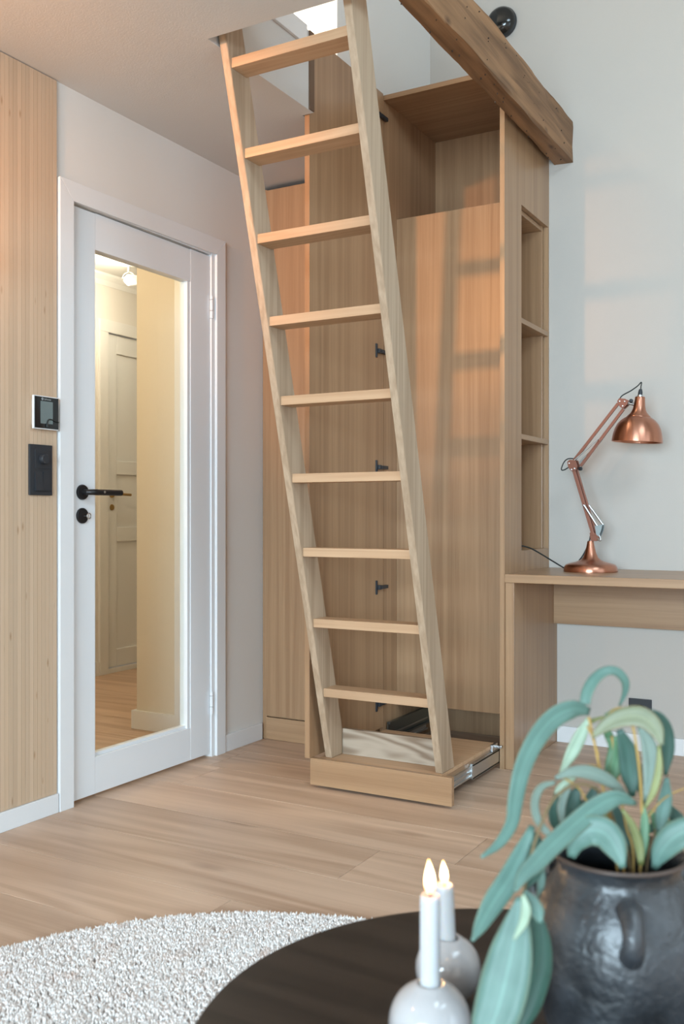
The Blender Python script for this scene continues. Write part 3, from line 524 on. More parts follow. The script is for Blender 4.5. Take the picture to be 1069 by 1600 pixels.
LEAVES = {
 'hang': [
  ('teal', [(-0.2745, 1.0167, 0.7719), (-0.286, 0.9972, 0.7769), (-0.3006, 0.976, 0.7699), (-0.3131, 0.956, 0.7507), (-0.3214, 0.9384, 0.7243), (-0.3238, 0.9241, 0.6966), (-0.3233, 0.9115, 0.676), (-0.3303, 0.8946, 0.6596), (-0.3414, 0.8754, 0.6499)], [0.0065, 0.0194, 0.0207, 0.0194, 0.0174, 0.0155, 0.0129, 0.0097, 0.0026], 0.5),
  ('teal', [(-0.3049, 0.919, 0.6742), (-0.3109, 0.9041, 0.6494), (-0.3183, 0.8884, 0.6283), (-0.3281, 0.8714, 0.6096), (-0.3351, 0.856, 0.5919), (-0.3376, 0.843, 0.583)], [0.0049, 0.0184, 0.0221, 0.0208, 0.0123, 0.0018], 0.3),
  ('teal', [(-0.2992, 0.8648, 0.6236), (-0.2996, 0.8588, 0.603), (-0.3021, 0.8517, 0.5786), (-0.3055, 0.844, 0.5545), (-0.3098, 0.8358, 0.5307), (-0.3151, 0.827, 0.51), (-0.3193, 0.8189, 0.4868)], [0.0047, 0.0234, 0.0387, 0.0445, 0.0434, 0.0352, 0.0035], -0.2),
  ('dark', [(-0.3017, 0.8978, 0.6098), (-0.2934, 0.8957, 0.5908), (-0.2893, 0.891, 0.569), (-0.2906, 0.8834, 0.5476), (-0.297, 0.8729, 0.5204), (-0.3055, 0.8612, 0.4936)], [0.0036, 0.0158, 0.0242, 0.0303, 0.0291, 0.0121], 0.7),
  ('pale', [(-0.2917, 0.8518, 0.6319), (-0.2875, 0.8484, 0.621), (-0.2879, 0.8425, 0.6103), (-0.2938, 0.8334, 0.5974)], [0.0029, 0.0093, 0.0081, 0.0017], 0.0),
  ('teal', [(-0.2951, 0.8671, 0.6295), (-0.2888, 0.8668, 0.6213), (-0.2826, 0.8665, 0.6126), (-0.279, 0.8647, 0.604)], [0.003, 0.013, 0.0142, 0.0024], 0.3),
  ('teal', [(-0.2225, 1.0001, 0.6866), (-0.2366, 0.979, 0.6958), (-0.252, 0.9571, 0.6897), (-0.2681, 0.9349, 0.6756), (-0.2837, 0.9129, 0.6595), (-0.293, 0.8946, 0.6475), (-0.2999, 0.8775, 0.6396), (-0.3023, 0.863, 0.6295)], [0.0037, 0.0162, 0.0199, 0.0193, 0.0187, 0.0168, 0.0125, 0.0025], 0.35),
  ('dark', [(-0.3027, 0.9202, 0.6679), (-0.2974, 0.9118, 0.6526), (-0.2985, 0.8997, 0.6363), (-0.3006, 0.887, 0.6242)], [0.005, 0.0186, 0.0186, 0.0025], 0.6),
  ('grey', [(-0.2882, 0.9399, 0.7143), (-0.2991, 0.9292, 0.7103), (-0.3033, 0.9222, 0.6976), (-0.2999, 0.9195, 0.6812), (-0.2905, 0.9203, 0.6699), (-0.2833, 0.9198, 0.665)], [0.0038, 0.0075, 0.0088, 0.0082, 0.0069, 0.0019], 1.1),
  ('teal', [(-0.3057, 0.9415, 0.6498), (-0.303, 0.9392, 0.6305), (-0.3014, 0.9363, 0.6125), (-0.3037, 0.9312, 0.5998)], [0.0032, 0.0077, 0.0083, 0.0019], 0.3),
 ],
 'mid': [
  ('teal', [(-0.2737, 0.9941, 0.784), (-0.2725, 0.9997, 0.7964), (-0.2667, 1.0079, 0.809), (-0.2574, 1.0181, 0.8163), (-0.2485, 1.0281, 0.8143), (-0.2425, 1.0364, 0.8041), (-0.2435, 1.0407, 0.7912), (-0.2498, 1.0421, 0.776)], [0.0108, 0.0121, 0.0114, 0.0094, 0.0094, 0.0087, 0.006, 0.002], 0.9),
  ('pale', [(-0.281, 1.0359, 0.761), (-0.2882, 1.0318, 0.7431), (-0.2972, 1.0268, 0.7224), (-0.3086, 1.0203, 0.699)], [0.0041, 0.0138, 0.0138, 0.0021], 0.3),
  ('grey', [(-0.2942, 0.9595, 0.7126), (-0.2804, 0.9731, 0.7178), (-0.2647, 0.9877, 0.7151), (-0.2488, 1.0024, 0.7046), (-0.2328, 1.0173, 0.686)], [0.0039, 0.0111, 0.0157, 0.0131, 0.0026], 0.6),
  ('teal', [(-0.2729, 0.9428, 0.641), (-0.2679, 0.9411, 0.6582), (-0.2559, 0.9433, 0.6702), (-0.2412, 0.947, 0.669), (-0.231, 0.9482, 0.656), (-0.2236, 0.9478, 0.6382)], [0.0063, 0.0213, 0.0288, 0.0288, 0.0238, 0.0038], 0.1),
  ('dark', [(-0.2872, 1.0209, 0.6881), (-0.2961, 1.0159, 0.6703), (-0.2985, 1.0145, 0.6485), (-0.2872, 1.0209, 0.6246)], [0.0041, 0.0273, 0.0314, 0.0055], 0.2),
  ('dark', [(-0.308, 1.0092, 0.6826), (-0.3104, 1.0078, 0.6676), (-0.3092, 1.0085, 0.6526), (-0.3068, 1.0098, 0.643)], [0.0041, 0.0123, 0.0136, 0.0041], 0.2),
  ('olive', [(-0.2946, 1.0397, 0.745), (-0.2825, 1.0466, 0.7547), (-0.2692, 1.0541, 0.7603)], [0.0021, 0.0056, 0.0021], 0.2),
  ('pale', [(-0.3021, 1.0125, 0.6676), (-0.3068, 1.0098, 0.6826), (-0.2985, 1.0145, 0.6949), (-0.2902, 1.0192, 0.699)], [0.0027, 0.0095, 0.0082, 0.002], 0.3),
  ('dark', [(-0.2777, 1.0493, 0.6852), (-0.28, 1.0423, 0.663), (-0.272, 1.041, 0.637)], [0.0042, 0.0221, 0.0042], 0.2),
  ('dark', [(-0.2626, 1.0579, 0.6713), (-0.2559, 1.0559, 0.6471), (-0.2421, 1.058, 0.6163)], [0.0042, 0.0249, 0.0055], 0.3),
  ('dark', [(-0.2914, 1.0358, 0.6713), (-0.2839, 1.0314, 0.6495), (-0.2712, 1.03, 0.6267)], [0.0041, 0.0261, 0.0055], 0.2),
  ('olive', [(-0.255, 0.9932, 0.6797), (-0.2457, 0.9927, 0.6565), (-0.2332, 0.994, 0.6282)], [0.0026, 0.0085, 0.0039], 0.4),
  ('grey', [(-0.2892, 0.9968, 0.6977), (-0.2959, 0.9873, 0.6778), (-0.2933, 0.983, 0.6515)], [0.0027, 0.01, 0.0027], 0.4),
  ('green', [(-0.2768, 1.0153, 0.6666), (-0.2684, 1.0143, 0.6493), (-0.2555, 1.0159, 0.6282)], [0.0027, 0.0108, 0.0034], 0.3),
 ],
 'right': [
  ('paleolive', [(-0.2673, 0.9977, 0.7495), (-0.2526, 0.9992, 0.7641), (-0.2357, 1.0018, 0.7732), (-0.2184, 1.0047, 0.7745), (-0.2052, 1.0053, 0.7641), (-0.1984, 1.0022, 0.7487)], [0.0033, 0.0144, 0.0196, 0.0209, 0.017, 0.0033], 0.5),
  ('dark', [(-0.2274, 1.0433, 0.7719), (-0.2133, 1.0513, 0.7665), (-0.2051, 1.0559, 0.7517), (-0.2027, 1.0572, 0.7294), (-0.2051, 1.0559, 0.7044)], [0.0041, 0.0135, 0.0162, 0.0135, 0.0027], 0.6),
  ('green', [(-0.2635, 1.0343, 0.7658), (-0.2508, 1.0377, 0.7706), (-0.2382, 1.041, 0.7686), (-0.2286, 1.0426, 0.7598)], [0.0027, 0.0095, 0.0109, 0.0034], 0.3),
  ('dark', [(-0.2474, 1.032, 0.753), (-0.2404, 1.0359, 0.7314), (-0.2368, 1.0379, 0.7057), (-0.2356, 1.0386, 0.6821)], [0.0054, 0.0203, 0.023, 0.0041], 0.1),
  ('grey', [(-0.2219, 1.0119, 0.763), (-0.2132, 1.013, 0.7441), (-0.2102, 1.0109, 0.7189), (-0.2151, 1.0043, 0.6905)], [0.0052, 0.017, 0.0183, 0.0033], 0.4),
  ('green', [(-0.2559, 1.0502, 0.7417), (-0.2535, 1.0515, 0.7224), (-0.2559, 1.0502, 0.7059), (-0.2601, 1.0478, 0.69)], [0.0041, 0.0124, 0.0138, 0.0028], 0.2),
  ('olive', [(-0.2027, 1.0113, 0.7457), (-0.202, 1.0079, 0.7239), (-0.2058, 1.0019, 0.7022), (-0.2129, 0.994, 0.6858)], [0.0026, 0.0077, 0.0077, 0.0019], 0.2),
  ('teal', [(-0.2059, 1.0669, 0.6996), (-0.2071, 1.0663, 0.6771), (-0.2106, 1.0642, 0.6567), (-0.2142, 1.0622, 0.6417)], [0.0041, 0.015, 0.015, 0.0027], 0.2),
  ('teal', [(-0.2051, 0.9985, 0.6241), (-0.1974, 0.9971, 0.6438), (-0.1853, 0.9982, 0.6596), (-0.1689, 1.0017, 0.6688), (-0.1538, 1.0045, 0.6679)], [0.0038, 0.0216, 0.028, 0.0254, 0.0038], 0.2),
  ('green', [(-0.2244, 1.0794, 0.6462), (-0.213, 1.0897, 0.641), (-0.2003, 1.1008, 0.6357), (-0.1887, 1.1111, 0.6248)], [0.0028, 0.0126, 0.0154, 0.0035], 0.3),
  ('dark', [(-0.2358, 1.1075, 0.6252), (-0.2259, 1.1131, 0.631), (-0.2134, 1.1201, 0.6281), (-0.2034, 1.1258, 0.6195)], [0.0029, 0.0143, 0.0157, 0.0029], 0.3),
  ('olive', [(-0.2378, 1.0029, 0.6784), (-0.2279, 1.0047, 0.6624), (-0.2215, 1.0045, 0.644), (-0.2185, 1.0024, 0.6243)], [0.0026, 0.0085, 0.0098, 0.0052], 0.3),
  ('green', [(-0.2207, 1.0241, 0.6793), (-0.2188, 1.0214, 0.6625), (-0.2192, 1.0173, 0.6438), (-0.2207, 1.0126, 0.622)], [0.0026, 0.0092, 0.0099, 0.004], 0.2),
  ('green', [(-0.2686, 1.0544, 0.6942), (-0.2644, 1.0568, 0.7102), (-0.2613, 1.0585, 0.7255), (-0.2656, 1.0561, 0.738)], [0.0028, 0.0083, 0.0097, 0.0021], 0.2),
  ('green', [(-0.2256, 1.0787, 0.6587), (-0.2137, 1.0797, 0.6367), (-0.2091, 1.0766, 0.6122)], [0.0028, 0.018, 0.0042], 0.3),
  ('dark', [(-0.2114, 1.1098, 0.6583), (-0.2018, 1.1094, 0.6408), (-0.1972, 1.1063, 0.6164)], [0.0035, 0.0197, 0.0042], 0.2),
  ('dark', [(-0.2259, 1.0671, 0.721), (-0.2307, 1.0644, 0.6921), (-0.2271, 1.0664, 0.6646)], [0.0034, 0.0152, 0.0034], 0.2),
  ('green', [(-0.2742, 1.0627, 0.7497), (-0.2669, 1.0669, 0.7371), (-0.2632, 1.069, 0.7189)], [0.0028, 0.0112, 0.0028], 0.2),
 ],
}
STEMS = {
 'hang': [
  ('brown', [(-0.2328, 1.0173, 0.6105), (-0.2429, 0.9971, 0.6622), (-0.2522, 0.9775, 0.6985), (-0.2684, 0.954, 0.7116), (-0.2852, 0.9302, 0.7025), (-0.2939, 0.9109, 0.6783), (-0.299, 0.8936, 0.6486), (-0.3002, 0.8786, 0.6229), (-0.2992, 0.8648, 0.6188)], 0.00146),
 ],
 'mid': [
  ('ochre', [(-0.2409, 1.0241, 0.6068), (-0.2495, 1.0239, 0.6469), (-0.2587, 1.0233, 0.6739), (-0.2656, 1.024, 0.7086), (-0.2713, 1.0253, 0.7347), (-0.2783, 1.026, 0.7645)], 0.00152),
  ('ochre', [(-0.2639, 1.0226, 0.7125), (-0.2745, 1.0167, 0.7152), (-0.2827, 1.012, 0.7125)], 0.00132),
  ('ochre', [(-0.2668, 1.021, 0.726), (-0.2727, 1.0177, 0.7463), (-0.2768, 1.0153, 0.7564)], 0.00119),
  ('ochre', [(-0.2443, 1.0107, 0.6105), (-0.2598, 1.0019, 0.6515), (-0.2771, 0.9922, 0.6939), (-0.2921, 0.9837, 0.7072)], 0.00106),
  ('ochre', [(-0.2345, 1.0393, 0.6031), (-0.2439, 1.0454, 0.6485), (-0.2535, 1.0515, 0.6935), (-0.2619, 1.0582, 0.7394)], 0.00113),
 ],
 'right': [
  ('ochre', [(-0.2241, 1.0222, 0.6085), (-0.2218, 1.0235, 0.6449), (-0.2224, 1.0231, 0.6767), (-0.2241, 1.0222, 0.7111), (-0.2287, 1.0196, 0.7509), (-0.2328, 1.0173, 0.7694)], 0.00146),
  ('ochre', [(-0.2293, 1.0307, 0.772), (-0.2401, 1.0208, 0.7787), (-0.2509, 1.0108, 0.7753), (-0.2673, 0.9977, 0.7509)], 0.00079),
  ('ochre', [(-0.2224, 1.0231, 0.6581), (-0.2103, 1.0491, 0.6763), (-0.2018, 1.0731, 0.6816), (-0.1899, 1.0989, 0.6838)], 0.00079),
  ('brown', [(-0.2227, 1.0459, 0.6031), (-0.2211, 1.0698, 0.6315), (-0.2131, 1.0973, 0.6585)], 0.00106),
 ],
}
LAMP = {
  'pivot': [(-1.0336, 3.88, 0.8774)],
  'block': [(-1.0441, 3.88, 0.9051), (-1.0128, 3.88, 0.902), (-1.0149, 3.88, 0.8763), (-1.0406, 3.88, 0.8773)],
  'lower': [(-1.0336, 3.88, 0.9226), (-1.1089, 3.88, 1.1644)],
  'elbow': [(-1.1146, 3.88, 1.1842)],
  'barA': [(-1.1096, 3.88, 1.1995), (-0.9325, 3.88, 1.4199)],
  'barB': [(-1.0877, 3.88, 1.1765), (-0.9163, 3.88, 1.3985)],
  'head': [(-0.9169, 3.88, 1.4239)],
  'shadepiv': [(-0.8786, 3.88, 1.4128)],
  'shadetop': [(-0.8499, 3.88, 1.4425)],
  'flare': [(-0.8559, 3.88, 1.3612)],
  'rim': [(-0.8619, 3.88, 1.2649)],
  'rimL': [(-0.9598, 3.88, 1.2747)],
  'rimR': [(-0.7664, 3.88, 1.2573)],
  'sock': [(-0.8479, 3.88, 1.4675)],
  'cordtop': [(-0.9305, 3.88, 1.4349), (-0.919, 3.88, 1.4514), (-0.8866, 3.88, 1.4679), (-0.8599, 3.88, 1.4852), (-0.8452, 3.88, 1.4992), (-0.8466, 3.88, 1.481), (-0.8479, 3.88, 1.4641)],
  'elbcord': [(-1.1075, 3.88, 1.2065), (-1.136, 3.88, 1.2073), (-1.1539, 3.88, 1.1937), (-1.1647, 3.88, 1.1657), (-1.1539, 3.88, 1.1619), (-1.1324, 3.88, 1.1734)],
  'lowcord': [(-1.0441, 3.88, 0.9017), (-1.0511, 3.88, 0.8702), (-1.0651, 3.88, 0.8351), (-1.0792, 3.88, 0.8104), (-1.0919, 3.88, 0.794)],
  'spr1': [(-1.1075, 3.88, 1.1981), (-1.0128, 3.88, 1.2801)],
  'spr2': [(-1.0933, 3.88, 1.1921), (-1.0038, 3.88, 1.2784)],
  'spr3': [(-1.0665, 3.88, 1.0181), (-1.0128, 3.88, 0.9346)],
  'spr4': [(-1.0546, 3.88, 1.0167), (-0.9983, 3.88, 0.9388)],
  'lever': [(-1.0024, 3.88, 0.9298)],
}

lp = thing('desk_lamp', 'copper articulated desk lamp standing on the oak desk', 'lamp', (-1.045, 3.88, .751))
bc = (-1.045, 3.88, .7515)
lathe('base', [(0, 0), (.106, 0), (.1065, .004), (.104, .018), (.098, .0265), (.085, .032), (.06, .038), (.042, .045), (.030, .056), (.022, .075), (.016, .10), (.0125, .122), (.0, .122)], M_copper, lp, 64, bc, auto=50)
L_ = LAMP
bm = bmesh.new(); q = [(-1.0465, .908), (-1.012, .905), (-1.006, .888), (-1.018, .8735), (-1.0415, .8735)]
a = [bm.verts.new((x, 3.868, z)) for x, z in q]; b = [bm.verts.new((x, 3.892, z)) for x, z in q]
bm.faces.new(a); bm.faces.new(b[::-1])
for i in range(5): bm.faces.new((a[i], b[i], b[(i + 1) % 5], a[(i + 1) % 5]))
bmesh.ops.bevel(bm, geom=bm.edges[:], offset=.002, segments=2, affect='EDGES'); link('pivot_block', to_mesh(bm, 'pivot_block'), M_copperm, lp)
L_['lower'][0] = (L_['lower'][0][0] + .005, 3.88, .898)
P_ = lambda n, i=0, dy=0.: (L_[n][i][0], 3.88 + dy, L_[n][i][2])
def bar(n, name, dy, w=.0115, t=.0095, off=(0, 0)):
    a, b = P_(n, 0, dy), P_(n, 1, dy); a = (a[0] + off[0], a[1], a[2] + off[1]); b = (b[0] + off[0], b[1], b[2] + off[1])
    link(name, to_mesh(bar_bm(a, b, w, t), name), M_copperm, lp)
bar('lower', 'lower_arm', -.010, .013, .008, (-.003, 0)); bar('lower', 'lower_arm', .010, .012, .008, (.004, -.002))
bar('barA', 'upper_arm', -.009); bar('barB', 'upper_arm', .009)
def plate(name, pts, y0, y1, mat):
    bm = bmesh.new(); a = [bm.verts.new((x, y0, z)) for x, z in pts]; b = [bm.verts.new((x, y1, z)) for x, z in pts]; k = len(pts)
    bm.faces.new(a); bm.faces.new(b[::-1])
    for i in range(k): bm.faces.new((a[i], b[i], b[(i + 1) % k], a[(i + 1) % k]))
    bmesh.ops.bevel(bm, geom=bm.edges[:], offset=.0012, segments=2, affect='EDGES'); return link(name, to_mesh(bm, name), mat, lp)
ex, ez = L_['elbow'][0][0], L_['elbow'][0][2]
plate('elbow_plate', [(ex - .020, ez + .010), (ex - .010, ez + .018), (ex + .014, ez + .016), (ex + .022, ez - .008), (ex + .016, ez - .026), (ex - .004, ez - .028), (ex - .016, ez - .012)], 3.858, 3.866, M_copperm)
plate('elbow_plate', [(ex - .020, ez + .010), (ex - .010, ez + .018), (ex + .014, ez + .016), (ex + .022, ez - .008), (ex + .016, ez - .026), (ex - .004, ez - .028), (ex - .016, ez - .012)], 3.894, 3.902, M_copperm)
hx_, hz_ = L_['head'][0][0], L_['head'][0][2]
for y0, y1 in ((3.860, 3.867), (3.893, 3.900)): plate('head_plate', [(hx_ - .018, hz_ + .004), (hx_ - .010, hz_ + .016), (hx_ + .014, hz_ + .012), (hx_ + .026, hz_ + .004), (hx_ + .022, hz_ - .010), (hx_ + .004, hz_ - .026), (hx_ - .008, hz_ - .018)], y0, y1, M_copperm)
for (x, z) in [(ex - .012, ez + .004), (ex + .010, ez - .018), (ex - .002, ez - .022), (hx_ + .012, hz_ + .002), (hx_ + .004, hz_ - .016), (hx_ - .008, hz_ + .004)]:
    lathe('rivet', [(0, 0), (.0032, 0), (.003, .002), (0, .003)], M_steel, lp, 12, (x, 3.8585, z), (0, -1, 0))
def spring(name, n, r=.0042, dy=-.02):
    tube(name, [P_(n, 0, dy), P_(n, 1, dy)], r, M_steel, lp, 10)
spring('spring', 'spr1', .003, -.018); spring('spring', 'spr2', .003, .016); spring('spring', 'spr3', .0048, -.02); spring('spring', 'spr4', .0048, .014)
lathe('spring_pin', [(0, -.02), (.0022, -.02), (.0022, .02), (0, .02)], M_steel, lp, 10, P_('spr1', 1), (0, 1, 0)); lathe('spring_pin', [(0, -.024), (.0022, -.024), (.0022, .018), (0, .018)], M_steel, lp, 10, P_('spr3', 0), (0, 1, 0))
lx, lz = L_['lever'][0][0], L_['lever'][0][2]
plate('spring_bracket', [(lx - .020, lz + .006), (lx + .010, lz + .010), (lx + .006, lz - .012), (lx - .004, lz - .038), (lx - .014, lz - .03)], 3.857, 3.862, M_steeld); plate('spring_bracket', [(lx - .020, lz + .006), (lx + .010, lz + .010), (lx + .006, lz - .012), (lx - .004, lz - .038), (lx - .014, lz - .03)], 3.892, 3.897, M_steeld)
tube('clamp_lever', [(lx - .012, 3.866, lz - .045), (lx - .002, 3.862, lz - .054), (lx + .003, 3.861, lz - .048), (lx - .004, 3.862, lz - .030)], .0030, M_steel, lp, 10, 4)
lathe('wing_knob', [(0, 0), (.007, 0), (.008, .006), (.007, .012), (0, .013)], M_black, lp, 16, (ex + .026, 3.870, ez - .019), (1, -.4, -.1))
top = Vector(L_['shadetop'][0]); rimc = Vector(L_['rim'][0]); ax_ = (top - rimc).normalized(); Ls = (top - rimc).length
prof = [(.0975, 0), (.0972, .004), (.0955, .018), (.0925, .035), (.087, .053), (.078, .071), (.066, .085), (.053, .0945), (.046, .0985), (.0455, .1005), (.040, .106), (.031, .116), (.0255, .127), (.0225, .140), (.0205, .158), (.0195, Ls - .003), (.0175, Ls), (0, Ls)]
sh = lathe('lamp_shade', prof + [(0, Ls - .004), (.016, Ls - .006), (.018, .150), (.024, .125), (.043, .0985), (.064, .082), (.085, .05), (.0935, .018), (.0955, .002), (.0975, 0)], M_copper, lp, 64, rimc, ax_, auto=35)
bm = bmesh.new(); bmesh.ops.create_uvsphere(bm, u_segments=20, v_segments=12, radius=.028, matrix=Matrix.Translation(rimc + ax_ * .05)); link('bulb', to_mesh(bm, 'bulb', True), M_ceramic, sh)
lathe('shade_collar', [(0, 0), (.0105, 0), (.0105, .007), (0, .007)], M_steel, sh, 20, top, ax_); lathe('cord_grip', [(0, .007), (.0085, .007), (.0085, .018), (.0055, .030), (0, .03)], M_black, sh, 16, top, ax_)
tube('swivel', [(hx_ + .014, 3.88, hz_ - .002), (hx_ + .030, 3.88, hz_ - .006), (L_['shadepiv'][0][0] + .012, 3.88, L_['shadepiv'][0][2])], .0065, M_steel, lp, 12)
lathe('wing_knob', [(0, 0), (.007, 0), (.008, .006), (.006, .011), (0, .012)], M_black, lp, 16, (hx_ + .034, 3.872, hz_ + .002), (.3, -1, .3))
tube('cord', L_['cordtop'], .0024, M_cable, lp, 8, 6); tube('cord', L_['elbcord'], .0024, M_cable, lp, 8, 6); tube('cord', L_['lowcord'], .0026, M_cable, lp, 8, 6)
tube('cord', [(-1.148, 3.875, .760), (-1.165, 3.872, .770), (-1.20, 3.85, .795), (-1.235, 3.82, .822), (-1.262, 3.79, .842), (-1.285, 3.765, .852), (-1.300, 3.752, .854)], .0030, M_cable, lp, 8, 6)
bx('plug', (-1.330, -1.292, 3.7385, 3.764, .8355, .872), M_black, lp, .003)

# ------------------------------------------------------------------ wall fittings
th = thing('thermostat', 'black glass wall thermostat with grey screen and white edge', 'thermostat', (WX + .008, 2.245, 1.254))
bx('back_box', (WX + .008, WX + .016, 2.197, 2.290, 1.268, 1.352), M_trim, th, .002)
bx('bezel', (WX + .016, WX + .024, 2.190, 2.298, 1.254, 1.362), M_trim, th, .003)
bx('front_glass', (WX + .0242, WX + .0262, 2.194, 2.2945, 1.2575, 1.3585), M_gloss, th, .0008)
bx('screen', (WX + .0262, WX + .0266, 2.2175, 2.2695, 1.2725, 1.3445), M_screen, th, 0)
tc_ = bpy.data.curves.new('brand_print', 'FONT'); tc_.body = 'fythouse'; tc_.size = .0085; tc_.extrude = .0001; tc_.align_x = 'CENTER'
to_ = bpy.data.objects.new('t', tc_); C.objects.link(to_); bpy.context.view_layer.update(); dg = bpy.context.evaluated_depsgraph_get()
me = bpy.data.meshes.new_from_object(to_.evaluated_get(dg)); bpy.data.objects.remove(to_)
me.transform(Matrix.Translation((WX + .0263, 2.2475, 1.3488)) @ Matrix(((0, 0, 1, 0), (1, 0, 0, 0), (0, 1, 0, 0), (0, 0, 0, 1)))); link('brand_print', me, M_print, th)
lathe('logo_mark', [(.0018, 0), (.0042, 0), (.0042, .0003), (.0018, .0003), (.0018, 0)], M_print, th, 20, (WX + .0262, 2.2255, 1.3515), (1, 0, 0))
tube('dark_curve', [(WX + .0285, 2.243, 1.262), (WX + .0285, 2.2435, 1.273), (WX + .0285, 2.2485, 1.285), (WX + .0285, 2.26, 1.288), (WX + .0285, 2.276, 1.284), (WX + .0285, 2.2935, 1.2805)], [.0038, .0030, .0018, .0016, .0016, .0016], M_cable, th, 8, 5)  # thin dark curve running across the screen
sw_ = thing('switch_panel', 'tall black double switch plate with dimmer knob on bamboo panel', 'switch', (WX + .008, 2.23, 1.041))
bx('frame_plate', (WX + .0078, WX + .0155, 2.183, 2.2785, 1.042, 1.205), M_black, sw_, .002)
bx('dimmer_plate', (WX + .0155, WX + .0175, 2.203, 2.2665, 1.1275, 1.1895), M_black, sw_, .001)
lathe('dimmer_knob', [(0, 0), (.0165, 0), (.016, .014), (.0145, .016), (0, .016)], M_black, sw_, 32, (WX + .0175, 2.235, 1.1585), (1, 0, 0))
bm = bmesh.new()
for y0, y1, dz in ((2.203, 2.2342, .0002), (2.2354, 2.2665, .0035)):
    q = [(WX + .0155, y0, 1.0565), (WX + .0155, y1, 1.0565), (WX + .0155, y1, 1.1175), (WX + .0155, y0, 1.1175)]
    o_ = [.0065 - dz + .002, .0065 - dz + .002, dz + .002, dz + .002]
    b = bmesh.new(); a = [b.verts.new(p) for p in q]; c = [b.verts.new((p[0] + d, p[1], p[2])) for p, d in zip(q, o_)]
    b.faces.new(a); b.faces.new(c[::-1]); [b.faces.new((a[i], c[i], c[(i + 1) % 4], a[(i + 1) % 4])) for i in range(4)]
    link('rocker', to_mesh(b, 'rocker'), M_black, sw_)
wlp = thing('dome_wall_lamp', 'round glossy black dome lamp high on the back wall', 'lamp', (-1.50, BY, 3.17))
lathe('mounting_ring', [(0, 0), (.066, 0), (.068, .006), (.068, .018), (.064, .022), (0, .022)], M_black, wlp, 48, (-1.497, BY - .0005, 3.165), (0, -1, 0))
lathe('dome', [(.0655, .0222), (.0655, .026), (.063, .034), (.054, .045), (.038, .054), (.018, .0585), (0, .0595)], M_domeblack, wlp, 48, (-1.497, BY, 3.165), (0, -1, 0), auto=60)

# ------------------------------------------------------------------ warm lamps out of view
wlm = thing('wall_lamp', 'white wall lamp on the bamboo panel outside the left picture edge', 'lamp', (WX + .008, 1.80, 1.75))
lathe('lamp_mount', [(0, 0), (.04, 0), (.038, .02), (0, .02)], M_trim, wlm, 24, (WX + .008, 1.80, 1.72), (1, 0, 0))
tube('arm', [(WX + .028, 1.80, 1.72), (WX + .14, 1.80, 1.72)], .008, M_steel, wlm)
lathe('bulb', [(0, -.03), (.02, -.025), (.03, 0), (.02, .03), (0, .035)], M_bulb, wlm, 20, (WX + .15, 1.80, 1.76))
point('wall_lamp_light', (WX + .155, 1.80, 1.82), 3.0, WARM, .04)
for i, (x, y, z, tgt, pw__) in enumerate([(-2.1, .6, 2.40, (-1.9, 3.6, 1.95), 150), (-2.0, -.6, 2.40, (-1.7, 1.9, 0), 26)]):
    dl = thing('ceiling_downlight', ['white tilting spotlight on the low ceiling near the camera', 'white tilting spotlight on the low ceiling behind the camera'][i], 'lamp', (x, y, 2.41), 'ceiling spotlights')
    dr_ = (Vector(tgt) - Vector((x, y, 2.33))).normalized()
    lathe('base', [(0, 0), (.045, 0), (.043, -.02), (0, -.02)], M_trim, dl, 24, (x, y, 2.41))
    lathe('lamp_head', [(0, -.06), (.03, -.058), (.034, .02), (.031, .02), (.029, -.03), (0, -.032)], M_trim, dl, 24, (x, y, 2.325), dr_)
    spot('spot_light', Vector((x, y, 2.325)) + dr_ * .03, tgt, pw__, WARM, 40 if i == 0 else 95, .035, 1.0)

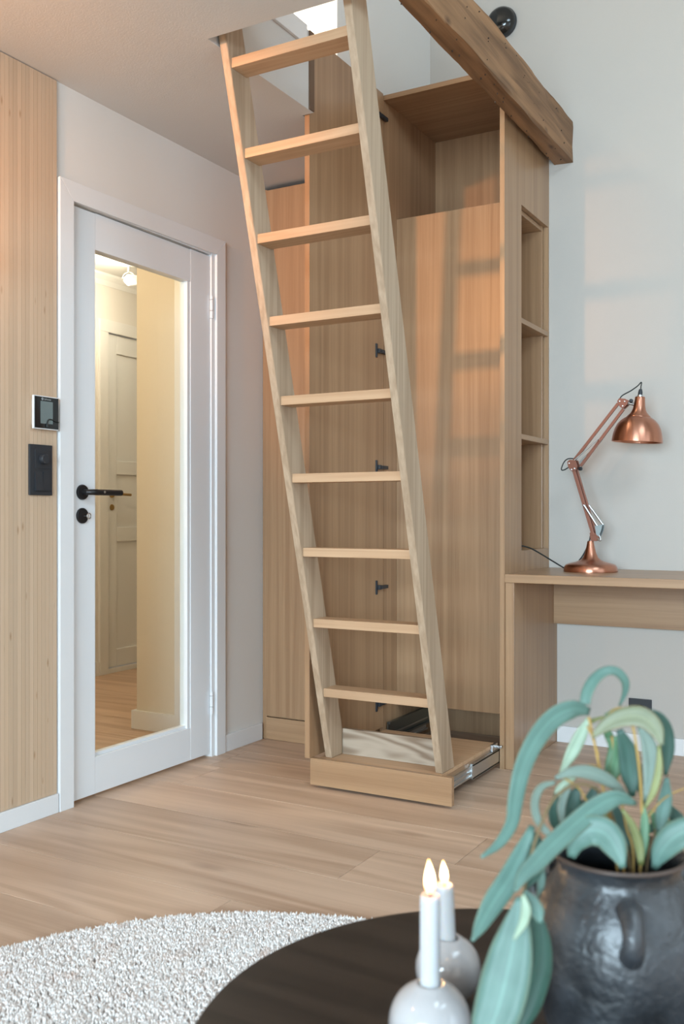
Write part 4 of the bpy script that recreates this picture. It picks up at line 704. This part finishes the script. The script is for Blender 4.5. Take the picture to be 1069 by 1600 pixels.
# ------------------------------------------------------------------ rug
RC = Vector((-.885, 1.154, 0)); RR = .90
rg_ = thing('shag_rug', 'round cream shaggy rug under the black table', 'rug', (RC.x, RC.y, 0))
bm = bmesh.new(); bmesh.ops.create_circle(bm, cap_ends=True, segments=96, radius=RR - .012, matrix=Matrix.Translation((RC.x, RC.y, .007)))
r_ = bmesh.ops.extrude_face_region(bm, geom=bm.faces[:]); bmesh.ops.translate(bm, vec=(0, 0, -.0065), verts=[v for v in r_['geom'] if isinstance(v, bmesh.types.BMVert)])
link('backing', to_mesh(bm, 'backing'), M_rug, rg_)
def pile():
    n = 115000
    r = RR * np.sqrt(rng.random(n)); t = rng.random(n) * 2 * np.pi
    r = np.minimum(r, RR - .006 + .006 * np.sin(t * 9) + .004 * rng.standard_normal(n))
    bx_ = np.stack([RC.x + r * np.cos(t), RC.y + r * np.sin(t), np.full(n, .004)], 1)
    hgt = rng.uniform(.015, .022, n); la = rng.random(n) * 2 * np.pi; lean = rng.uniform(.002, .008, n)
    d = np.stack([np.cos(la) * lean, np.sin(la) * lean, np.zeros(n)], 1)
    w = rng.uniform(.0022, .0036, n)
    V = np.zeros((n, 7, 3))
    for k in range(3):
        a = la + k * 2 * np.pi / 3; o = np.stack([np.cos(a) * w, np.sin(a) * w, np.zeros(n)], 1)
        V[:, k] = bx_ + o * .8
        V[:, 3 + k] = bx_ + o * 1.15 + d * .55 + np.stack([np.zeros(n), np.zeros(n), hgt * .72], 1)
    V[:, 6] = bx_ + d * 1.1 + np.stack([np.zeros(n), np.zeros(n), hgt], 1)
    f = []
    for k in range(3):
        k2 = (k + 1) % 3; f += [(k, k2, 3 + k2), (k, 3 + k2, 3 + k), (3 + k, 3 + k2, 6)]
    F_ = (np.array(f)[None] + (np.arange(n) * 7)[:, None, None]).reshape(-1, 3)
    me = bpy.data.meshes.new('pile'); me.vertices.add(n * 7); me.vertices.foreach_set('co', V.reshape(-1).astype('f'))
    me.loops.add(len(F_) * 3); me.loops.foreach_set('vertex_index', F_.ravel().astype('i')); me.polygons.add(len(F_)); me.polygons.foreach_set('loop_start', (np.arange(len(F_)) * 3).astype('i'))
    me.polygons.foreach_set('use_smooth', [True] * len(F_)); me.update(calc_edges=True); return me
tag(link('pile', pile(), M_rug, rg_), 'cream shaggy yarn pile', kind='stuff')

# ------------------------------------------------------------------ coffee table
TC = (-.336, .982); TR = .358; TZ = .42
tb = thing('coffee_table', 'round black stained wooden coffee table on the rug', 'table', (TC[0], TC[1], .03))
lathe('tabletop', [(0, TZ - .028), (TR - .012, TZ - .028), (TR - .003, TZ - .022), (TR, TZ - .012), (TR - .0005, TZ - .004), (TR - .004, TZ), (0, TZ)], M_dark, tb, 128, (TC[0], TC[1], 0), auto=30)
for k in range(4):
    a = math.pi / 4 + k * math.pi / 2; dx, dy = math.cos(a), math.sin(a)
    tube('leg', [(TC[0] + dx * .27, TC[1] + dy * .27, .0345), (TC[0] + dx * .22, TC[1] + dy * .22, TZ - .0285)], [.012, .017], M_dark, tb, 16)
link('apron', to_mesh(lathe_bm([(.20, TZ - .07), (.215, TZ - .07), (.215, TZ - .0285), (.20, TZ - .0285), (.20, TZ - .07)], 48, (TC[0], TC[1], 0)), 'apron', True, 40), M_dark, tb)

# ------------------------------------------------------------------ candle holders and candles
def holder(x, y, r, label):
    t = thing('candle_holder', label, 'candle holder', (x, y, TZ + .0003), 'ball candle holders')
    pf = [(0, 0), (r * .42, 0)]
    for i in range(1, 30):
        a = -math.pi / 2 + math.pi * i / 30; rr, zz = r * math.cos(a), r * .95 + r * math.sin(a)
        if zz > .006 and (rr > .0185 or a < 0): pf.append((rr, zz))
    top_ = r * .95 + math.sqrt(r * r - .018 ** 2)
    pf += [(.0165, top_ + .0015), (.0145, top_ + .003), (.0118, top_ + .002), (.0112, top_ - .02), (0, top_ - .02)]
    lathe('ball_body', pf, M_ceramic, t, 64, (x, y, TZ + .0003), auto=60)
    return TZ + top_ - .0192
def candle(x, y, z0, h, r0, r1, fh, fw, label, lean=(0, 0)):
    t = thing('candle', label, 'candle', (x, y, z0), 'lit white candles')
    tx, ty = x + lean[0], y + lean[1]
    bm = lathe_bm([(0, 0), (r0, 0), (r0, .002), (r1, h - .006), (r1 * .97, h - .002), (r1 * .85, h), (r1 * .55, h - .003), (0, h - .0045)], 32, (x, y, z0))
    for v in bm.verts: f_ = (v.co.z - z0) / h; v.co.x += lean[0] * f_; v.co.y += lean[1] * f_
    link('wax_body', to_mesh(bm, 'wax_body', True, 60), M_wax, t)
    tube('wick', [(tx, ty, z0 + h - .006), (tx + .0006, ty, z0 + h + .003), (tx - .0008, ty, z0 + h + .0065)], .0009, M_black, t, 8)
    zb = z0 + h + .001; pf = [(0, zb)] + [(fw / 2 * math.sin(math.pi * min(1, u ** .62)) ** .9 if u < 1 else 0, zb + fh * u) for u in np.linspace(.03, .98, 16)] + [(0, zb + fh)]
    bm = lathe_bm(pf, 20, (tx, ty, 0))
    for v in bm.verts: v.co.x -= .0016 * ((v.co.z - zb) / fh) ** 2
    link('flame', to_mesh(bm, 'flame', True), M_flame, t)
    point('candle_flame_light', (tx, ty, zb + fh * .5), .35, (1, .55, .2), .006)
zt = holder(-.408, .904, .0425, 'nearer larger white ball ceramic candle holder on the table')
candle(-.408, .904, zt, .112, .0105, .0103, .035, .0115, 'taller burning white candle in the nearer ball holder')
zt = holder(-.443, 1.032, .0378, 'farther smaller white ball ceramic candle holder behind the tall candle')
candle(-.443, 1.032, zt, .083, .0098, .0105, .0265, .0095, 'shorter burning white candle in the farther ball holder', (-.004, -.002))

# ------------------------------------------------------------------ vase and eucalyptus
VX, VY = -.244, 1.011
vt = thing('vase', 'large rough black ceramic vase with lug handles on the table', 'vase', (VX, VY, TZ + .0003))
zb = TZ + .0003
pf = [(0, 0), (.056, 0), (.062, .005), (.074, .035), (.083, .075), (.0865, .110), (.0845, .140), (.0775, .164), (.0675, .181), (.0615, .190), (.0605, .197), (.0640, .205), (.0672, .210)]
inner = [(.0645, .2115), (.0595, .2045), (.0565, .197), (.058, .188), (.064, .178), (.073, .160), (.079, .138), (.081, .11), (.077, .075), (.066, .03), (.05, .008), (0, .007)]
bm = lathe_bm([(r, zb + h) for r, h in pf + inner], 72, (VX, VY, 0))
for v in bm.verts:
    a = math.atan2(v.co.y - VY, v.co.x - VX); k = 1 + .012 * math.sin(2 * a + 1) + .008 * math.sin(3 * a + v.co.z * 40)
    v.co.x = VX + (v.co.x - VX) * k; v.co.y = VY + (v.co.y - VY) * k
link('vase_body', to_mesh(bm, 'vase_body', True, 80), M_vase, vt)
bm = tube_bm([(VX + .0662 * (1 + .012 * math.sin(2 * a + 1)) * math.cos(a), VY + .0662 * (1 + .012 * math.sin(2 * a + 1)) * math.sin(a), zb + .2105) for a in np.linspace(0, 2 * math.pi, 49)], .0022, 8, cap=False)
link('worn_rim', to_mesh(bm, 'worn_rim', True), M_vrim, vt)
for a in (math.radians(-68), math.radians(52), math.radians(172)):
    ux, uy = math.cos(a), math.sin(a); pts = []
    for rr, hh in ((.070, .178), (.085, .174), (.0945, .163), (.0945, .149), (.084, .140)): pts.append((VX + ux * rr, VY + uy * rr, zb + hh))
    tube('lug_handle', pts, [.013, .011, .010, .010, .012], M_vase, vt, 14, 5)
def leaf(name, col, pts, widths, roll, parent):
    P = catmull([Vector(p) for p in pts], 4); n = len(P)
    Wd = np.interp(np.linspace(0, 1, n), np.linspace(0, 1, len(widths)), widths)
    k = 3; Wd = np.convolve(np.pad(Wd, k // 2, mode='edge'), np.ones(k) / k, 'valid')
    camp = Vector((0, 0, .98)); bm = bmesh.new(); uvl = bm.loops.layers.uv.new('UVMap'); rows = []
    for i in range(n):
        T = (P[min(i + 1, n - 1)] - P[max(i - 1, 0)]).normalized(); view = (camp - P[i]).normalized()
        s = T.cross(view)
        if s.length < .15: s = T.cross(Vector((0, 0, 1)))
        s.normalize()
        if rows and s.dot(rows[-1][2]) < 0: s = -s
        nn = s.cross(T).normalized(); ang = roll * math.sin(math.pi * (.15 + .7 * i / n)) * .55; s2 = (s * math.cos(ang) + nn * math.sin(ang)); n2 = s2.cross(T).normalized()
        w = max(.0006, Wd[i] / 2) / max(.75, math.cos(ang)); r = []
        for j, u in enumerate((-1, -.5, 0, .5, 1)):
            cup = .16 * w * (1 - u * u) + .02 * w * math.sin(i * 1.3) * u
            r.append(bm.verts.new(P[i] + s2 * (u * w) - n2 * cup))
        rows.append((r, i / (n - 1), s))
    for (a, va, _), (b, vb, _) in zip(rows, rows[1:]):
        for j in range(4):
            f = bm.faces.new((a[j], a[j + 1], b[j + 1], b[j]))
            for l, (uu, vv) in zip(f.loops, ((j / 4, va), ((j + 1) / 4, va), ((j + 1) / 4, vb), (j / 4, vb))): l[uvl].uv = (uu, vv)
    me = bpy.data.meshes.new('leaf'); bm.normal_update(); bm.to_mesh(me); bm.free(); me.polygons.foreach_set('use_smooth', [True] * len(me.polygons))
    o = link(name, me, LEAF[col], parent); md = o.modifiers.new('thickness', 'SOLIDIFY'); md.thickness = .0009; md.offset = 0
    return o
lab = {'hang': 'blue-green eucalyptus sprig drooping over the left side of the vase', 'mid': 'eucalyptus sprig with thin looping leaf in the middle of the vase', 'right': 'dense eucalyptus sprig arching on the right side of the vase'}
for key in ('hang', 'mid', 'right'):
    t = thing('eucalyptus_sprig', lab[key], 'plant', (VX, VY, zb + .12), 'eucalyptus sprigs in the black vase')
    for col, pts, r in STEMS[key]:
        pts = list(pts)
        if pts[0][2] < .64: pts = [(VX + (pts[0][0] - VX) * .5, VY + .01 * (1 if key == 'hang' else -1), zb + .012)] + pts
        tube('stem', pts, r, STEM[col], t, 8, 6)
    for col, pts, wd, roll in LEAVES[key]: leaf('leaf', col, pts, wd, roll, t)
